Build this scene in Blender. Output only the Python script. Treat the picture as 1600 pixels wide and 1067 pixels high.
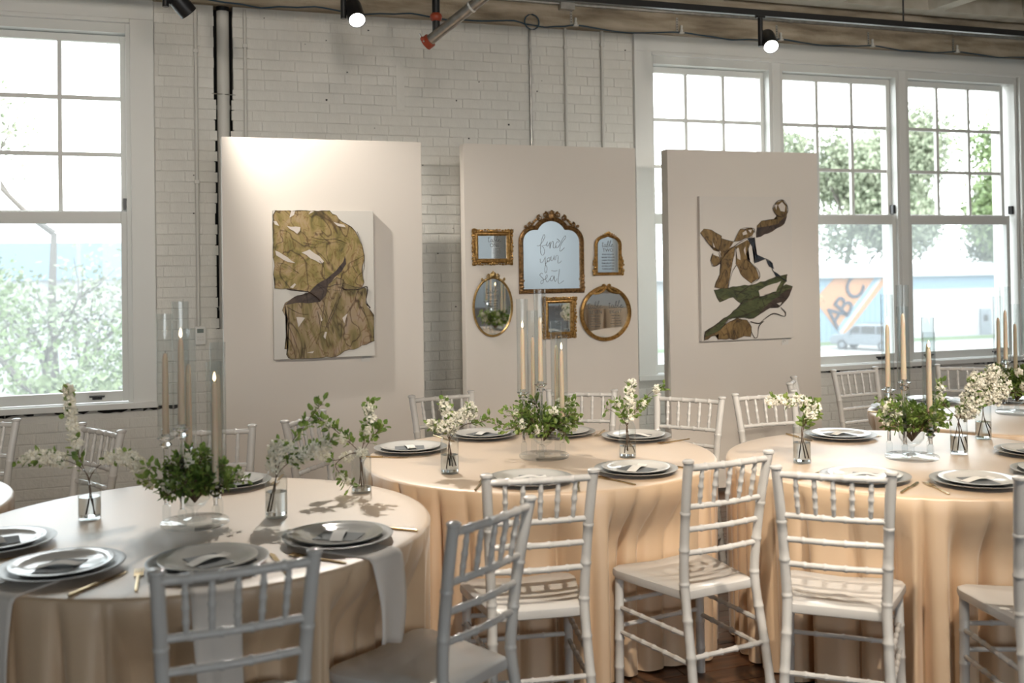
import bpy, bmesh, math, random
from mathutils import Vector, Matrix
PI = math.pi
scene = bpy.context.scene
for o in list(bpy.data.objects):
    bpy.data.objects.remove(o)

# ------------------------------------------------------------------ camera
F_PX = 1600.0; CAM_H = 1.57
YAW = math.radians(19.05); PITCH = math.radians(0.7); ROLL = 0.0145; YH = 422.0
fw = Vector((math.sin(YAW)*math.cos(PITCH), math.cos(YAW)*math.cos(PITCH), math.sin(PITCH)))
rt0 = Vector((math.cos(YAW), -math.sin(YAW), 0)); up0 = rt0.cross(fw)
rt = rt0*math.cos(ROLL)-up0*math.sin(ROLL); up = up0*math.cos(ROLL)+rt0*math.sin(ROLL)
CAM = Vector((0, 0, CAM_H))
cam_d = bpy.data.cameras.new('camera')
cam = bpy.data.objects.new('camera', cam_d)
scene.collection.objects.link(cam)
cam_d.sensor_width = 36.0; cam_d.sensor_fit = 'HORIZONTAL'
cam_d.lens = 36.0*F_PX/1600.0
cam_d.shift_y = (YH-F_PX*math.tan(PITCH)-533.5)/1600.0
cam_d.clip_start = 0.05; cam_d.clip_end = 500
cam_d.dof.use_dof = True; cam_d.dof.focus_distance = 5.0; cam_d.dof.aperture_fstop = 2.4
cam.matrix_world = Matrix(((rt.x, up.x, -fw.x, CAM.x), (rt.y, up.y, -fw.y, CAM.y), (rt.z, up.z, -fw.z, CAM.z), (0, 0, 0, 1)))
scene.camera = cam

# ------------------------------------------------------------------ world, big lights, exposure
world = bpy.data.worlds.new('overcast_sky'); scene.world = world; world.use_nodes = True
bg = world.node_tree.nodes['Background']
bg.inputs[0].default_value = (0.93, 0.975, 1.0, 1); bg.inputs[1].default_value = 9.0
scene.view_settings.view_transform = 'Standard'; scene.view_settings.look = 'None'
scene.view_settings.exposure = 0.0; scene.view_settings.gamma = 1.0
scene.view_settings.use_curve_mapping = False
scene.cycles.max_bounces = 12; scene.cycles.transparent_max_bounces = 24
scene.cycles.transmission_bounces = 8; scene.cycles.glossy_bounces = 5; scene.cycles.diffuse_bounces = 7
scene.cycles.sample_clamp_indirect = 4.0
scene.cycles.caustics_refractive = False; scene.cycles.caustics_reflective = False

def area_light(name, loc, target, sx, sy, watts, col, portal=False):
    d = bpy.data.lights.new(name, 'AREA'); d.shape = 'RECTANGLE'; d.size = sx; d.size_y = sy
    d.energy = watts; d.color = col
    if portal: d.cycles.is_portal = True
    o = bpy.data.objects.new(name, d); scene.collection.objects.link(o)
    o.location = loc
    o.rotation_euler = (Vector(target)-Vector(loc)).to_track_quat('-Z', 'Y').to_euler()
    return o
# unseen windows added in the opposite wall, behind the camera, for ambient daylight
FILL_WIN = [(-1.4, .2), (2.2, 3.8)]
for a, b in FILL_WIN:
    area_light('portal_fill_window', ((a+b)/2, -6.19, 1.95), ((a+b)/2, 0, 1.95), b-a, 2.3, 1, (1, 1, 1), True)
# sampling portals in the two window openings in view
area_light('portal_single_window', (-0.75, 7.12, 1.95), (-0.75, 0, 1.95), 1.25, 2.4, 1, (1, 1, 1), True)
area_light('portal_triple_window', (5.25, 7.12, 1.95), (5.25, 0, 1.95), 3.7, 2.4, 1, (1, 1, 1), True)

# ------------------------------------------------------------------ helpers
R = random.Random(7)
class MB:
    def __init__(s): s.v = []; s.f = []
    def add(s, vs, fs):
        n = len(s.v); s.v += [tuple(v) for v in vs]; s.f += [tuple(i+n for i in f) for f in fs]; return s
    def box(s, x0, x1, y0, y1, z0, z1, M=None):
        vs = [Vector((x, y, z)) for z in (z0, z1) for y in (y0, y1) for x in (x0, x1)]
        if M is not None: vs = [M @ v for v in vs]
        return s.add(vs, [(0, 2, 3, 1), (4, 5, 7, 6), (0, 1, 5, 4), (2, 6, 7, 3), (0, 4, 6, 2), (1, 3, 7, 5)])
    def tube(s, pts, rad, n=8, caps=True, closed=False):
        pts = [Vector(p) for p in pts]; m = len(pts)
        if not hasattr(rad, '__len__'): rad = [rad]*m
        rings = []; ref = None
        for i, p in enumerate(pts):
            if closed: t = pts[(i+1) % m]-pts[i-1]
            else: t = pts[min(i+1, m-1)]-pts[max(i-1, 0)]
            if t.length < 1e-9: t = Vector((0, 0, 1))
            t.normalize()
            if ref is None:
                ref = Vector((0, 0, 1)) if abs(t.z) < .9 else Vector((1, 0, 0))
            a = t.cross(ref)
            if a.length < 1e-5: a = t.cross(Vector((0.3, 1, .2)))
            a.normalize(); b = t.cross(a).normalized(); ref = -b if False else ref
            ref = b.cross(t) if False else ref
            rings.append([p+rad[i]*(math.cos(2*PI*k/n)*a+math.sin(2*PI*k/n)*b) for k in range(n)])
        vs = [v for r in rings for v in r]; fs = []
        for i in range(m if closed else m-1):
            j = (i+1) % m
            for k in range(n):
                fs.append((i*n+k, i*n+(k+1) % n, j*n+(k+1) % n, j*n+k))
        if caps and not closed:
            fs.append(tuple(range(n))[::-1]); fs.append(tuple((m-1)*n+k for k in range(n)))
        return s.add(vs, fs)
    def lathe(s, prof, n=24, c=(0, 0, 0), M=None, close=True):
        vs = []; fs = []
        for r, z in prof:
            for k in range(n):
                v = Vector((r*math.cos(2*PI*k/n), r*math.sin(2*PI*k/n), z))
                if M is not None: v = M @ v
                vs.append(v+Vector(c))
        m = len(prof)
        for i in range(m-1):
            for k in range(n):
                fs.append((i*n+k, i*n+(k+1) % n, (i+1)*n+(k+1) % n, (i+1)*n+k))
        if close:
            fs.append(tuple(range(n))[::-1]); fs.append(tuple((m-1)*n+k for k in range(n)))
        return s.add(vs, fs)
    def ball(s, c, r, n=8, m=5, M=None):
        if not hasattr(r, '__len__'): r = (r, r, r)
        prof = [(math.sin(PI*i/m), -math.cos(PI*i/m)) for i in range(m+1)]
        prof[0] = (1e-4, -1); prof[-1] = (1e-4, 1)
        S = Matrix.Diagonal(r)
        if M is not None: S = M @ S
        return s.lathe(prof, n, c, S)
    def prism(s, poly, y0, y1):          # poly of (x,z), extruded in y
        n = len(poly)
        vs = [(x, y0, z) for x, z in poly]+[(x, y1, z) for x, z in poly]
        fs = [tuple(range(n)), tuple(range(2*n-1, n-1, -1))]
        fs += [(i, (i+1) % n+0, (i+1) % n+n, i+n)[::-1] for i in range(n)]
        return s.add(vs, fs)
    def sweep(s, path, prof):            # closed (x,z) path, profile of (outward, towards viewer -y)
        n = len(path); m = len(prof); vs = []; fs = []
        for i in range(n):
            a = Vector(path[i-1]); b = Vector(path[i]); c = Vector(path[(i+1) % n])
            d1 = (b-a).normalized(); d2 = (c-b).normalized()
            n1 = Vector((d1.y, -d1.x)); n2 = Vector((d2.y, -d2.x)); nn = n1+n2
            nn = nn/max(nn.length_squared/2, .45)*1.0 if nn.length > 1e-6 else n1
            for o, h in prof: vs.append((b.x+nn.x*o, -h, b.y+nn.y*o))
        for i in range(n):
            j = (i+1) % n
            for k in range(m): fs.append((i*m+k, i*m+(k+1) % m, j*m+(k+1) % m, j*m+k))
        return s.add(vs, fs)
    def mesh(s, name, mat=None, smooth=False, bevel=0, fix=True):
        me = bpy.data.meshes.new(name); me.from_pydata([tuple(v) for v in s.v], [], s.f)
        if fix or bevel:
            bm = bmesh.new(); bm.from_mesh(me)
            if bevel:
                bmesh.ops.bevel(bm, geom=[e for e in bm.edges if e.is_manifold and e.calc_face_angle(0) > .5], offset=bevel, segments=2, affect='EDGES', profile=.6)
            bmesh.ops.recalc_face_normals(bm, faces=bm.faces); bm.to_mesh(me); bm.free()
        if mat: me.materials.append(mat)
        if smooth:
            for p in me.polygons: p.use_smooth = True
            if smooth != 'all': me.set_sharp_from_angle(angle=math.radians(38))
        me.update(); return me
    def build(s, name, mat, parent=None, smooth=False, bevel=0, fix=True):
        return link(name, s.mesh(name, mat, smooth, bevel, fix), parent)
def link(name, me, parent=None, loc=None, rot=None):
    o = bpy.data.objects.new(name, me); scene.collection.objects.link(o)
    if parent: o.parent = parent
    if loc is not None: o.location = loc
    if rot is not None: o.rotation_euler = rot
    return o
def empty(name, loc=(0, 0, 0), rz=0, rx=0):
    o = bpy.data.objects.new(name, None); scene.collection.objects.link(o)
    o.location = loc; o.rotation_euler = (rx, 0, rz); o.empty_display_size = .1
    return o
def tag(o, label, cat, group=None):
    o['label'] = label; o['category'] = cat
    if group: o['group'] = group
    return o
def struct(o): o['kind'] = 'structure'; return o
def stuff(o): o['kind'] = 'stuff'; return o
def copy_tree(o, parent=None):
    c = o.copy(); scene.collection.objects.link(c); c.parent = parent
    for ch in list(o.children): copy_tree(ch, c)
    return c
def smooth_path(pts, k=4, closed=False):
    n = len(pts); out = []; D = len(pts[0])
    seg = n if closed else n-1
    for i in range(seg):
        g = (lambda j: pts[j % n]) if closed else (lambda j: pts[min(max(j, 0), n-1)])
        p0, p1, p2, p3 = g(i-1), g(i), g(i+1), g(i+2)
        for q in range(k):
            t = q/k
            out.append(tuple(.5*(2*p1[d]+(p2[d]-p0[d])*t+(2*p0[d]-5*p1[d]+4*p2[d]-p3[d])*t*t+(3*p1[d]-p0[d]-3*p2[d]+p3[d])*t**3) for d in range(D)))
    if not closed: out.append(tuple(pts[-1]))
    return out
def text_mesh(name, s, size, mat, align='CENTER', extrude=.0004):
    c = bpy.data.curves.new(name, 'FONT'); c.body = s; c.size = size; c.align_x = align; c.extrude = extrude; c.resolution_u = 3
    t = bpy.data.objects.new(name, c); scene.collection.objects.link(t)
    dg = bpy.context.evaluated_depsgraph_get(); dg.update()
    me = bpy.data.meshes.new_from_object(t.evaluated_get(dg)); bpy.data.objects.remove(t)
    me.materials.clear(); me.materials.append(mat); return me

# ------------------------------------------------------------------ materials
def mat(name, col, rough=.5, metal=0, spec=.5, noise=None, bump=None, **kw):
    m = bpy.data.materials.new(name); m.use_nodes = True; nt = m.node_tree; p = nt.nodes['Principled BSDF']
    p.inputs['Base Color'].default_value = (*col, 1); p.inputs['Roughness'].default_value = rough
    p.inputs['Metallic'].default_value = metal; p.inputs['Specular IOR Level'].default_value = spec
    for k, v in kw.items(): p.inputs[k.replace('_', ' ')].default_value = v
    if noise or bump:
        tc = nt.nodes.new('ShaderNodeTexCoord')
    if noise:
        sc, cols, det = noise[0], noise[1], (noise[2] if len(noise) > 2 else 4)
        n = nt.nodes.new('ShaderNodeTexNoise'); n.inputs['Scale'].default_value = sc; n.inputs['Detail'].default_value = det
        mp = nt.nodes.new('ShaderNodeMapping'); nt.links.new(tc.outputs['Object'], mp.inputs[0]); nt.links.new(mp.outputs[0], n.inputs['Vector'])
        if len(noise) > 3: mp.inputs['Scale'].default_value = noise[3]
        if len(noise) > 4: n.inputs['Distortion'].default_value = noise[4]
        r = nt.nodes.new('ShaderNodeValToRGB'); nt.links.new(n.outputs[0], r.inputs[0])
        e = r.color_ramp.elements
        while len(e) < len(cols): e.new(.5)
        for i, c in enumerate(cols):
            e[i].position = .28+.44*i/(len(cols)-1); e[i].color = (*c, 1)
        nt.links.new(r.outputs[0], p.inputs['Base Color'])
    if bump:
        n = nt.nodes.new('ShaderNodeTexNoise'); n.inputs['Scale'].default_value = bump[0]; n.inputs['Detail'].default_value = 5
        nt.links.new(tc.outputs['Object'], n.inputs['Vector'])
        b = nt.nodes.new('ShaderNodeBump'); b.inputs['Strength'].default_value = bump[1]; b.inputs['Distance'].default_value = bump[2] if len(bump) > 2 else .01
        nt.links.new(n.outputs[0], b.inputs['Height']); nt.links.new(b.outputs[0], p.inputs['Normal'])
    return m
def emis(name, col, s):
    m = bpy.data.materials.new(name); m.use_nodes = True; nt = m.node_tree; nt.nodes.clear()
    o = nt.nodes.new('ShaderNodeOutputMaterial'); e = nt.nodes.new('ShaderNodeEmission')
    e.inputs[0].default_value = (*col, 1); e.inputs[1].default_value = s; nt.links.new(e.outputs[0], o.inputs[0]); return m
def thin_glass(name, tint, refl=.9, base=.02, veil=0, veil_col=(1, 1, 1)):
    m = bpy.data.materials.new(name); m.use_nodes = True; nt = m.node_tree; nt.nodes.clear(); N = nt.nodes.new; L = nt.links.new
    o = N('ShaderNodeOutputMaterial'); t = N('ShaderNodeBsdfTransparent'); t.inputs[0].default_value = (*tint, 1)
    g = N('ShaderNodeBsdfGlossy'); g.inputs['Roughness'].default_value = .02
    lw = N('ShaderNodeLayerWeight'); lw.inputs[0].default_value = .35
    mr = N('ShaderNodeMapRange'); mr.inputs[1].default_value = 0; mr.inputs[2].default_value = 1
    mr.inputs[3].default_value = base; mr.inputs[4].default_value = refl
    L(lw.outputs['Facing'], mr.inputs[0])
    pw = N('ShaderNodeMath'); pw.operation = 'POWER'; L(lw.outputs['Facing'], pw.inputs[0]); pw.inputs[1].default_value = 3.0
    L(pw.outputs[0], mr.inputs[0])
    x = N('ShaderNodeMixShader'); L(mr.outputs[0], x.inputs[0]); L(t.outputs[0], x.inputs[1]); L(g.outputs[0], x.inputs[2])
    last = x
    if veil:
        d = N('ShaderNodeBsdfTranslucent'); d.inputs[0].default_value = (*veil_col, 1)
        y = N('ShaderNodeMixShader'); y.inputs[0].default_value = veil; L(x.outputs[0], y.inputs[1]); L(d.outputs[0], y.inputs[2]); last = y
    L(last.outputs[0], o.inputs[0]); return m

M = {}
M['brick'] = mat('painted_brick', (.66, .65, .60), .5, noise=(3, [(.67, .66, .615), (.76, .75, .705)]), bump=(38, .55, .008))
M['mortar'] = mat('painted_mortar', (.66, .65, .61), .6, bump=(60, .5, .006))
M['panel'] = mat('panel_paint', (.74, .69, .63), .65, bump=(400, .06, .001))
M['trim'] = mat('white_trim_paint', (.74, .745, .72), .42)
M['sash'] = mat('sash_paint', (.66, .665, .64), .4)
M['dark'] = mat('dark_gap', (.012, .011, .010), .9)
M['concrete'] = mat('board_formed_concrete', (.3, .25, .18), .85, noise=(6, [(.15, .115, .08), (.38, .32, .235), (.56, .49, .39)], 9, (.35, 1, 2.2)), bump=(22, .6, .02))
M['concrete_light'] = mat('painted_concrete_rib', (.55, .52, .45), .8, noise=(5, [(.42, .38, .30), (.62, .59, .52)], 6))
M['black'] = mat('black_enamel', (.012, .012, .013), .35)
M['steel'] = mat('galvanised_steel', (.5, .49, .46), .35, .9, noise=(20, [(.38, .37, .35), (.58, .57, .54)]))
M['red'] = mat('red_oxide_fitting', (.32, .055, .025), .4)
M['cable'] = mat('blue_cable', (.03, .07, .11), .5)
M['conduit'] = mat('painted_conduit', (.62, .61, .57), .45)
M['floor'] = mat('dark_oiled_wood', (.10, .045, .02), .35, noise=(6, [(.05, .022, .010), (.14, .065, .03)], 6, (.6, 6, 1)))
M['ceil'] = M['concrete_light']
M['back'] = mat('pale_blue_wall_paint', (.62, .69, .72), .6)
M['column'] = mat('white_column_paint', (.8, .79, .76), .5)
M['cloth'] = mat('champagne_satin_cloth', (.64, .465, .30), .45, spec=.6, bump=(900, .05, .0005), Sheen_Weight=.35, Sheen_Roughness=.35, Coat_Weight=1.0, Coat_Roughness=.50, Coat_IOR=1.8)
M['chair'] = mat('white_lacquer', (.58, .57, .55), .25)
M['charger'] = mat('grey_stoneware', (.30, .295, .28), .38, noise=(14, [(.26, .255, .24), (.34, .335, .32)]))
M['plate'] = mat('pale_glazed_porcelain', (.60, .59, .56), .12)
M['menu'] = mat('slate_card', (.14, .15, .155), .7)
M['strip'] = mat('cream_paper', (.72, .70, .66), .7)
M['gold'] = mat('champagne_gold_metal', (.75, .58, .34), .22, 1.0)
M['napkin'] = mat('ivory_linen', (.74, .69, .64), .8, bump=(500, .2, .001))
M['glass'] = thin_glass('clear_glass', (.97, .98, .98), .75, .03)
M['tube'] = thin_glass('clear_tube_glass', (.965, .975, .975), .9, .04)
M['pane'] = thin_glass('window_glass', (.98, .99, .985), .4, .01)
M['screen'] = thin_glass('insect_screen_mesh', (.56, .58, .59), .0, .0, .075, (.92, .96, 1))
M['acrylic'] = mat('clear_acrylic', (.97, .98, .98), .02, Transmission_Weight=1.0, IOR=1.46)
M['water'] = mat('water', (.96, .98, .98), .0, Transmission_Weight=1.0, IOR=1.33)
M['mirror'] = mat('mirror_silver', (.90, .92, .92), .015, 1.0)
M['wax'] = mat('cream_candle_wax', (.80, .63, .46), .45, Subsurface_Weight=.15, Subsurface_Scale=.01)
M['wick'] = mat('burnt_wick', (.02, .018, .015), .9)
M['flame'] = emis('candle_flame', (1.0, .72, .42), 6)
M['antique'] = mat('antique_gold_gilt', (.36, .20, .06), .38, .75, noise=(60, [(.16, .085, .025), (.42, .25, .085), (.56, .36, .14)]), bump=(150, .5, .003))
M['bronze'] = mat('bronze_gilt', (.24, .13, .05), .4, .7, noise=(60, [(.07, .04, .018), (.25, .14, .055), (.38, .23, .10)]), bump=(150, .5, .003))
M['brass'] = mat('bright_brass_gilt', (.58, .40, .16), .35, .8, noise=(60, [(.32, .21, .08), (.66, .48, .22)]))
M['ink_grey'] = mat('grey_lettering', (.17, .17, .165), .7)
M['ink_dark'] = mat('black_lettering', (.06, .06, .06), .7)
M['canvas'] = mat('white_canvas', (.72, .68, .63), .8, bump=(700, .12, .001))
M['canvas_warm'] = mat('gallery_canvas', (.70, .68, .635), .8, bump=(700, .12, .001))
M['leaf'] = mat('green_leaf', (.10, .18, .04), .45, noise=(35, [(.06, .12, .022), (.18, .28, .06), (.34, .42, .12)]))
M['blossom'] = mat('cream_blossom', (.74, .68, .53), .7, noise=(60, [(.78, .74, .60), (.92, .90, .82)]))
def translucent(m, f):
    nt = m.node_tree; p = nt.nodes['Principled BSDF']; o = nt.nodes['Material Output']
    t = nt.nodes.new('ShaderNodeBsdfTranslucent'); x = nt.nodes.new('ShaderNodeMixShader'); x.inputs[0].default_value = f
    if p.inputs['Base Color'].is_linked: nt.links.new(p.inputs['Base Color'].links[0].from_socket, t.inputs[0])
    else: t.inputs[0].default_value = p.inputs['Base Color'].default_value
    nt.links.new(p.outputs[0], x.inputs[1]); nt.links.new(t.outputs[0], x.inputs[2]); nt.links.new(x.outputs[0], o.inputs[0]); return m
translucent(M['leaf'], .35)
M['stem'] = mat('brown_stem', (.11, .065, .035), .7)
M['lens'] = emis('lamp_lens', (1.0, .97, .93), 14)
M['plastic'] = mat('white_plastic', (.70, .70, .67), .4)
M['lcd'] = mat('lcd_grey', (.10, .13, .11), .3)

# ------------------------------------------------------------------ the room
W = 6.9
def proj(p):
    d = Vector(p)-CAM; z = d.dot(fw)
    return 800+F_PX*d.dot(rt)/z, YH-F_PX*math.tan(PITCH)-F_PX*d.dot(up)/z, z
PANELS = [(0.361, 1.578), (1.856, 3.073), (3.316, 4.533)]; PY = 6.30; PT = .095; PH = 2.388
OPEN = [(-1.345, -.155, .735, 3.19), (3.499, 7.01, .735, 3.19), (.350, .474, 1.2, 3.33)]
def rects_minus(x0, x1, z0, z1, opens):
    xs = sorted({x0, x1}|{min(max(v, x0), x1) for o in opens for v in o[:2]})
    out = []
    for a, b in zip(xs, xs[1:]):
        mid = (a+b)/2; cuts = sorted((o[2], o[3]) for o in opens if o[0] < mid < o[1]); z = z0
        for c0, c1 in cuts:
            if c0 > z: out.append((a, b, z, c0))
            z = max(z, c1)
        if z < z1: out.append((a, b, z, z1))
    return out
mb = MB()
for a, b, c, d in rects_minus(-4.0, 9.5, 0, 3.33, OPEN): mb.box(a, b, W+.0040, W+.30, c, d)
mb.box(.30, .52, W+.17, W+.29, 1.3, 3.4)
wall = struct(mb.build('wall_back', M['mortar']))

# bricks: the ones that show largest are objects, the rest one joined part
def brick_shape(seed):
    r = random.Random(seed); b = MB(); j = lambda s: r.uniform(-s, s)
    dy = j(.0012)
    def ring(ix, iz, y): return [(-.5+ix, y+j(.0005), -.0315+iz+j(.0016)), (j(.15), y+j(.0005), -.0315+iz+j(.0028)), (.5-ix, y+j(.0005), -.0315+iz+j(.0016)), (.5-ix, y+j(.0005), .0315-iz+j(.0016)), (j(.15), y+j(.0005), .0315-iz+j(.0028)), (-.5+ix, y+j(.0005), .0315-iz+j(.0016))]
    vs = ring(0, 0, .008)+ring(.001, .0006, dy*.6)+ring(.008, .0040, -.0018+dy*.6)
    fs = [tuple(range(12, 18))]
    for q in (0, 6):
        fs += [(q+k, q+(k+1) % 6, q+6+(k+1) % 6, q+6+k) for k in range(6)]
    return b.add(vs, fs)
BRK = [brick_shape(i) for i in range(8)]
BRK_ME = [b.mesh('brick', M['brick'], False) for b in BRK]
BK_OPEN = [(-1.5, -.012, .71, 3.4), (3.35, 7.2, .71, 3.4), (.352, .472, 1.2, 3.4)]
bricks = []
ROW = .0677; rr = random.Random(3)
for row in range(49):
    z = ROW*(row+.5); pitch = .212 if row % 6 else .108
    segs = [(-2.2, 8.0)]
    for o in BK_OPEN:
        if o[2] < z < o[3]:
            rag = (rr.uniform(-.004, .006) if z > 2.7 else rr.choice((-.017, -.012, -.004, -.017))) if o[0] > .3 and o[1] < 1 else 0
            segs = [s for a, b in segs for s in ((a, min(b, o[0]-rag)), (max(a, o[1]+rag), b)) if s[1]-s[0] > .02]
    x = -2.2+(.106 if row % 2 else 0)-.2+rr.uniform(-.02, .02)
    while x < 8.0:
        L = pitch+rr.uniform(-.006, .006)
        for a, b in segs:
            u, v = max(a, x+.0007), min(b, x+L-.0007)
            if v-u > .025: bricks.append((u, v, z+rr.uniform(-.0015, .0015)))
        x += L
def vis(b):
    u, v, z = b; a = proj((u, W, z)); c = proj((v, W, z)); m = proj(((u+v)/2, W, z))
    if m[0] < 4 or m[0] > 1596 or m[1] < 4 or z < .42: return 0
    k = PY/W; px = (u+v)/2*k; pz = CAM_H+(z-CAM_H)*k
    if pz < PH and any(p0-.02 < px < p1 for p0, p1 in PANELS): return 0
    return (c[0]-a[0])*F_PX*.056/m[2]
rank = sorted(range(len(bricks)), key=lambda i: -vis(bricks[i]))
single = {i for i in rank[:300] if vis(bricks[i]) > 0}
rest = MB()
for i, (u, v, z) in enumerate(bricks):
    k = (i*5+3) % 8; L = v-u
    if i in single:
        o = link('brick', BRK_ME[k], wall, ((u+v)/2, W-rr.uniform(-.001, .003), z)); o.scale = (L, 1, 1)
    else:
        rest.add([((u+v)/2+p[0]*L, W+p[1], z+p[2]) for p in BRK[k].v], BRK[k].f)
stuff(rest.build('bricks', M['brick'], wall))
hole = MB()
for k in range(70):
    hx, hz = rr.uniform(0, 3.3), rr.uniform(.5, 3.28); w_ = rr.uniform(.002, .0045)
    hole.box(hx-w_, hx+w_*rr.uniform(1, 2.2), W-.0052, W, hz-w_*rr.uniform(.8, 2), hz+w_)
stuff(hole.build('nail_holes', M['dark'], wall))

# floor boards
flo = struct(MB().box(-4, 9.5, -6, 7.2, -.15, -.012).build('floor', M['floor']))
bm_ = MB().box(-.9, .9, -.058, .058, -.012, 0).mesh('floor_board', M['floor'], bevel=.002)
for r_ in range(38):
    for c_ in range(3):
        link('floor_board', bm_, flo, (.4+c_*1.804+(r_ % 3)*.6, 1.7+r_*.1185, 0))
far = MB()
for r_ in range(-65, 47):
    y = 1.7+r_*.1185
    if 0 <= r_ < 38:
        a0 = .4+(r_ % 3)*.6-.904; b0 = a0+3*1.804
        far.box(-4, a0, y-.058, y+.058, -.012, 0); far.box(b0, 9.5, y-.058, y+.058, -.012, 0)
    else: far.box(-4, 9.5, y-.058, y+.058, -.012, 0)
stuff(far.build('floor_boards', M['floor'], flo))

# ceiling: ribbed concrete slab
ce = struct(MB().box(-4, 9.5, -6, 7.2, 3.95, 4.1).build('ceiling', M['concrete']))
for i in range(-5, 5):
    x = 4.95+i*.965
    MB().prism([(x-.11, 3.95), (x-.065, 3.60), (x+.065, 3.60), (x+.11, 3.95)], -6, 6.75).build('ceiling_rib', M['concrete_light'], ce)
for i in range(13):
    y = 6.70-i*.965
    MB().box(-4, 9.5, y-.075, y+.075, 3.602, 3.95).build('ceiling_cross_rib', M['concrete_light'], ce)
bmk = MB().box(-4, 9.5, W-.05, W+.3, 3.318, 3.95)
struct(bmk.build('trim_9', M['concrete']))
bpy.data.objects['trim_9']['label'] = 'rough board-formed concrete beam above the windows'

# side and opposite walls (out of frame, seen in the mirrors)
mb = MB()
for a, b, c, d in rects_minus(-4, 9.5, 0, 3.95, [(p, q, .8, 3.1) for p, q in FILL_WIN]): mb.box(a, b, -6.2, -6, c, d)
struct(mb.build('wall_opposite', M['back']))
mb = MB()
mb.box(-4.2, -4, -6, 7.2, 0, 3.95)
struct(mb.build('wall_left', M['back']))
struct(MB().box(9.5, 9.7, -6, 7.2, 0, 3.95).build('wall_right', M['back']))
for i, x in enumerate((-1.0, 1.0, 3.0, 5.4, 7.6)):
    c = empty('round_column', (x, -3.6, 0))
    MB().lathe([(.20, 0), (.20, .12), (.17, .14)], 20).build('base', M['column'], c, True)
    MB().lathe([(.165, .14), (.15, 3.3)], 20).build('shaft', M['column'], c, True)
    MB().lathe([(.15, 3.3), (.21, 3.42), (.21, 3.6)], 20).build('capital', M['column'], c, True)
    tag(c, 'round white column in the middle of the hall, opposite the panels', 'column', 'columns in the hall')

# ------------------------------------------------------------------ windows
def window(n, gx0, gx1, x0, x1, lifts=True):
    """one double-hung unit: glass gx0..gx1, frame x0..x1"""
    w = empty('window_%d' % n, ((x0+x1)/2, W, .775)); struct(w)
    ox, oz = (x0+x1)/2, .775
    def B(name, boxes, m, parent=w, bevel=.003):
        q = MB()
        for b in boxes: q.box(b[0]-ox, b[1]-ox, b[2], b[3], b[4]-oz, b[5]-oz)
        return q.build(name, m, parent, bevel=bevel)
    B('jamb', [(x0, x0+.028, .0, .2, .775, 3.19)], M['sash']); B('jamb', [(x1-.028, x1, .0, .2, .775, 3.19)], M['sash'])
    B('head', [(x0+.028, x1-.028, .0, .2, 3.105, 3.19)], M['sash'])
    s0, s1 = gx0-.036, gx1+.036
    us = B('upper_sash', [(s0, gx0, .075, .12, 1.93, 3.10), (gx1, s1, .075, .12, 1.93, 3.10), (gx0, gx1, .075, .12, 3.055, 3.10), (gx0, gx1, .075, .12, 1.935, 1.985)], M['sash'])
    ls = B('lower_sash', [(s0, gx0, .025, .07, .78, 1.975), (gx1, s1, .025, .07, .78, 1.975), (gx0, gx1, .025, .07, 1.90, 1.975), (gx0, gx1, .025, .07, .78, .845)], M['sash'])
    dx = (gx1-gx0)/3
    mu = 0.013; zz = [1.985, 2.342, 2.70, 3.055]
    for k in (1, 2): B('muntin', [(gx0+k*dx-mu, gx0+k*dx+mu, .083, .112, 1.985, 3.055)], M['sash'], us, 0)
    for z in zz[1:3]: B('muntin', [(gx0, gx1, .085, .110, z-mu, z+mu)], M['sash'], us, 0)
    for k in range(3):
        for j in range(3):
            B('pane', [(gx0+k*dx+mu, gx0+(k+1)*dx-mu, .096, .099, zz[j]+mu, zz[j+1]-mu)], M['pane'], us, 0)
    B('pane', [(gx0, gx1, .046, .049, .845, 1.90)], M['pane'], ls, 0)
    q = MB().add([(gx0-.03-ox, .135, .80-oz), (gx1+.03-ox, .135, .80-oz), (gx1+.03-ox, .135, 1.97-oz), (gx0-.03-ox, .135, 1.97-oz)], [(0, 1, 2, 3)])
    q.build('insect_screen', M['screen'], w)
    for fx in (.14, .86):
        cx = gx0+(gx1-gx0)*fx
        B('sash_lift', [(cx-.045, cx+.045, .0, .025, .812, .824), (cx-.028, cx+.028, .012, .026, .797, .812)], M['black'], ls)
    B('latch', [(x1-.05, x1-.024, .03, .07, 1.99, 2.06)], M['black'], w, 0)
    return w
window(1, -1.285, -.222, -1.345, -.158)
window(2, 3.515, 4.50, 3.499, 4.56)
window(3, 4.695, 5.70, 4.63, 5.765)
window(4, 5.895, 6.89, 5.835, 7.005)
def trim(n, boxes, m='trim', bevel=.004):
    q = MB()
    for b in boxes: q.box(*b)
    return struct(q.build('trim_%d' % n, M[m], bevel=bevel))
# casings stand 2.5 cm proud of the brick
trim(1, [(-.158, -.017, W-.03, W+.05, .765, 3.19)]); trim(2, [(-1.49, -.017, W-.034, W+.05, 3.19, 3.317)])
trim(3, [(-1.49, -1.345, W-.03, W+.05, .765, 3.19)])
trim(4, [(3.356, 3.499, W-.03, W+.05, .765, 3.19)]); trim(5, [(3.356, 7.16, W-.034, W+.05, 3.19, 3.317)])
trim(6, [(4.56, 4.63, W-.004, W+.15, .775, 3.19)]); trim(7, [(5.765, 5.835, W-.004, W+.15, .775, 3.19)])
trim(8, [(7.01, 7.16, W-.03, W+.05, .765, 3.19)])
trim(10, [(-1.345, -.158, W-.036, W+.06, 3.165, 3.19)]); trim(11, [(3.499, 7.01, W-.036, W+.06, 3.165, 3.19)])
trim(12, [(-1.50, -.01, W-.055, W+.2, .737, .775)]); trim(13, [(3.345, 7.17, W-.055, W+.2, .737, .775)])
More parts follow.
